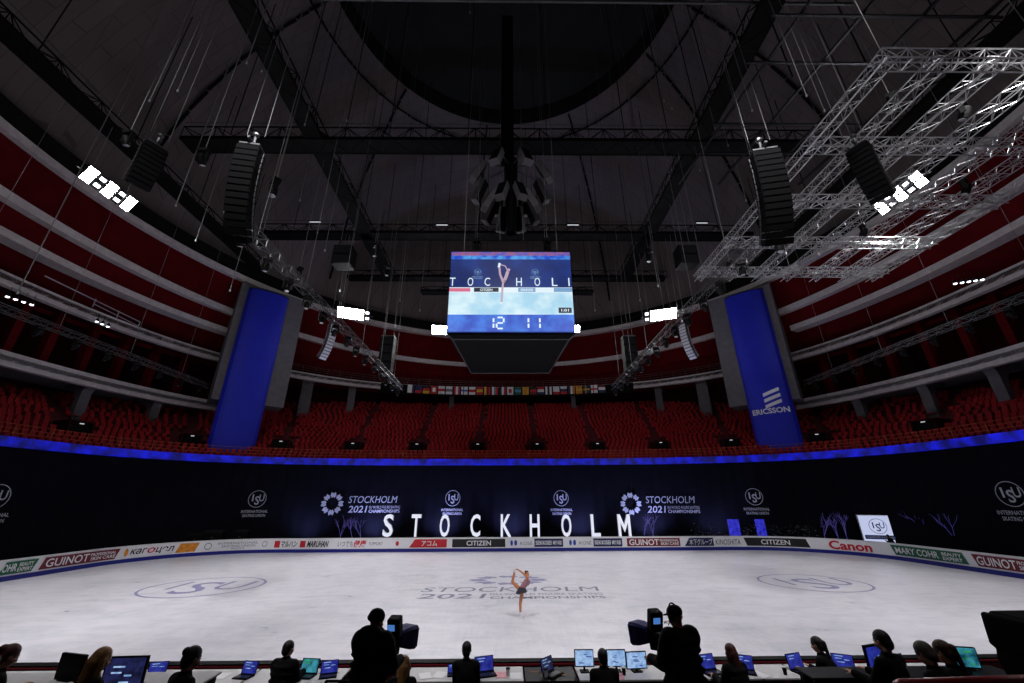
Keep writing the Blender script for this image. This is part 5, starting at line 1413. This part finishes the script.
# ================================================================== SKATER
f0 = at_z(520.5, 619, 0); G = V((f0.x, f0.y, 0))
t = thing('figure_skater', 'figure skater in dark dress spinning on one leg, pulling the other foot overhead', 'person', G)
t['label'] = 'person skating in dark skirt, spinning on one leg with the free foot held overhead'
t.name = 'person_skater'
SC = 1.06
def J(x, y, z): return V((x, y, z)) * SC
foot, knee, hipp = J(0, 0, .16), J(.0, .02, .50), J(.06, 0, .93)
chest, neckp, headp = J(.25, -.02, 1.2), J(.29, -.01, 1.36), J(.27, .07, 1.47)
fhip = J(.0, .02, .95); fk, ft = J(-.30, .05, 1.20), J(-.20, .03, 1.58)
hnd = J(-.13, .0, 1.66)
b = MB()
b.caps(hipp + V((.02, 0, 0)), knee, .092, .06, 12); b.caps(knee, foot, .06, .042, 12); b.caps(foot, foot + J(.12, -.03, -.07), .032, .026, 8)
b.caps(fhip, fk, .092, .06, 12); b.caps(fk, ft, .06, .042, 12); b.caps(ft, ft + J(.05, 0, .12), .032, .025, 8)
b.ball(J(.05, 0, .97), (.15, .115, .12), None, 12); b.caps(J(.07, 0, 1.0), chest, .10, .115, 12); b.ball(chest, (.14, .105, .14), None, 12); b.caps(chest, neckp, .06, .048, 10); b.caps(neckp, headp, .045, .045, 10)
Rh = Matrix.Rotation(.5, 3, 'Y'); HH = lambda v: headp + Rh @ V(v)
b.ball(headp, (.078, .09, .1), Rh, 12); b.ball(HH((.05, -.02, -.03)), (.05, .055, .07), Rh, 10); b.caps(HH((.09, -.01, .0)), HH((.105, -.01, -.025)), .01, .014, 6); b.ball(HH((.06, -.02, -.09)), .025, n=8)
for s, dy in ((-1, -.13), (1, .12)):
    sh = J(.29, dy, 1.36); hp = hnd + V((.0, dy * .15, 0)); el, wr = ik(sh, hp, .27, .25, V((.2, dy, 1))); b.caps(neckp - V((0, 0, .04)), sh, .05, .048, 8); b.caps(sh, el, .043, .034, 8); b.caps(el, wr, .034, .024, 8); hand(b, wr, (ft + V((0, 0, .05)) - wr) + V((-.001, 0, 0)), s, .7, V((0, 0, -1)), .9)
b.build('body', 'tan', t, smooth=True, remesh=.0115, local=True)
m = MB(); m.caps(J(.08, 0, 1.02), chest, .108, .122, 12); m.ball(chest + V((.01, 0, .0)), (.145, .112, .12), None, 12); m.build('bodice', mat('mauve_cloth', (150, 108, 118), .6), t, smooth=True, remesh=.014, local=True)
m = MB(); m.ball(J(.05, 0, .97), (.16, .13, .11), None, 12); n = 20
ky = len(m.v)
for j, (r, z) in enumerate(((.13, 1.04), (.175, .92), (.22, .85))):
    for i in range(n): a = 2 * PI * i / n; rr = r * (1 + .08 * math.sin(5 * a) * j); m.v.append(J(.06 + rr * math.cos(a), rr * .85 * math.sin(a), z + (.04 * math.cos(a) if j == 2 else 0)))
for j in range(2):
    for i in range(n): i2 = (i + 1) % n; m.f.append((ky + j * n + i, ky + (j + 1) * n + i, ky + (j + 1) * n + i2, ky + j * n + i2)); m.m.append(0)
m.build('skirt', mat('dark_skirt', (30, 28, 50), .6), t, smooth=True, local=True)
m = MB(); m.ball(HH((-.02, .015, .015)), (.085, .092, .098), Rh, 12); m.ball(HH((-.09, .03, .04)), .045, n=8); m.build('hair', 'hair_br', t, smooth=True, remesh=.012, local=True)
for (q, d, dn) in ((foot, J(.12, -.03, -.07), V((0, 0, -1))), (ft, J(.05, 0, .12), V((-.9, 0, .4)))):
    m = MB(); m.caps(q + V((0, 0, .05)) * (1 if dn.z < 0 else -1), q, .045, .045, 10); m.caps(q, q + d, .044, .034, 10); bo = m.build('skate_boot', 'white', t, smooth=True, local=True)
    a_ = q + dn * .075; c_ = q + d + dn * .05; m = MB(); m.tube(a_ - d.normalized() * .05, c_ + d.normalized() * .04, .008, n=4); m.tube(q, a_, .014, n=4); m.tube(q + d * .8, c_, .014, n=4); m.build('blade', 'alu', bo, local=True)
e = MB(); e.ball(HH((.085, -.045, .015)), .011, n=8); e.build('eye', 'black', t, local=True); e = MB(); e.ball(HH((.092, .015, .015)), .011, n=8); e.build('eye', 'black', t, local=True)
e = MB(); e.ball(HH((.096, -.018, -.055)), (.008, .02, .006), Rh, 8); e.build('lips', mat('lips', (150, 84, 78), .5), t, local=True)
t.name = 'person'
# spectator working behind the boards beside the lightbox
P = at_y(893, 541, 38.0); P.z = -.06
person('person crouching in black behind the boards in front of the glowing lightbox', (P.x, P.y, .16), rz=.4, pose='sit', lean=.45, hair='hair_dk', style='short', bulk=1.3)
b0 = MB().box((0, 0, .2), (.5, .5, .4)).build('stool_box', 'black'); b0.location = (P.x, P.y - .05, .0); tag(b0, 'black box under the crouching person behind the boards', 'box')
# ------------------------------------------------------------------ lights
def spot(name, loc, aim, power, angle=70, color=(1, .98, .97), size=.6, blend=.6):
    l = bpy.data.lights.new(name, 'SPOT'); l.energy = power; l.spot_size = math.radians(angle); l.spot_blend = blend; l.color = color; l.shadow_soft_size = size
    o = bpy.data.objects.new(name, l); COL.objects.link(o); o.location = loc
    o.rotation_euler = (V(aim) - V(loc)).to_track_quat('-Z', 'Y').to_euler(); return o
EP = 10400
for x, y, z, ax, ay in ((-30.5, 24, 26, -16, 26), (31, 25, 26, 16, 26), (-19.5, 45, 25.6, -10, 27), (20, 45, 25.6, 10, 27), (-11, 57, 28, -2, 28), (11, 57, 28, 2, 28), (-22, 8, 26, -23, 25), (22, 8, 26, 23, 25), (-8, 4, 27, -7, 21), (8, 4, 27, 7, 21)):
    spot('flood_beam', (x, y, z), (ax, ay, 0), EP * (1.3 if y < 10 else 1), 62, blend=.7)
# blue uplights at the foot of the backdrop
for i, x in enumerate((-24, -16, -8, 0, 8, 16, 24)):
    P = BOWL.pt(BOWL.find(512 + x * 8.5, 1), -2.2, .3)
    spot('curtain_uplight', P, P + V((x * .02, 1.6, 4)), 1900 if abs(x) < 20 else 800, 120, (.45, .5, 1), .3, 1)
for x in (-27, -18, -9, 0, 9, 18, 27):
    spot('board_fill', (x * .5, 3, 26), (x, 41 - (abs(x) > 20) * 4, .6), 5200, 24, blend=1)  # extra spots added to brighten the far boards
w = bpy.data.worlds.new('hall'); scn.world = w; w.use_nodes = True
w.node_tree.nodes['Background'].inputs[0].default_value = (.02, .02, .024, 1); w.node_tree.nodes['Background'].inputs[1].default_value = .5
vs = scn.view_settings; vs.view_transform = 'Standard'; vs.look = 'None'; vs.gamma = 1; vs.exposure = 0; vs.use_curve_mapping = False
scn.cycles.use_denoising = True
scn.cycles.max_bounces = 5; scn.cycles.diffuse_bounces = 3; scn.cycles.sample_clamp_indirect = 4
for x in (-16, 0, 16):
    spot('stand_wash', (x, 5, 27), (x * 1.3, 58, 14), 2600, 60, blend=1)
for x, y in ((-22, 12), (22, 12)):
    spot('stand_wash', (x, y, 27), (-x * .2 + x * 1.5, 44, 16), 1300, 75, blend=1)
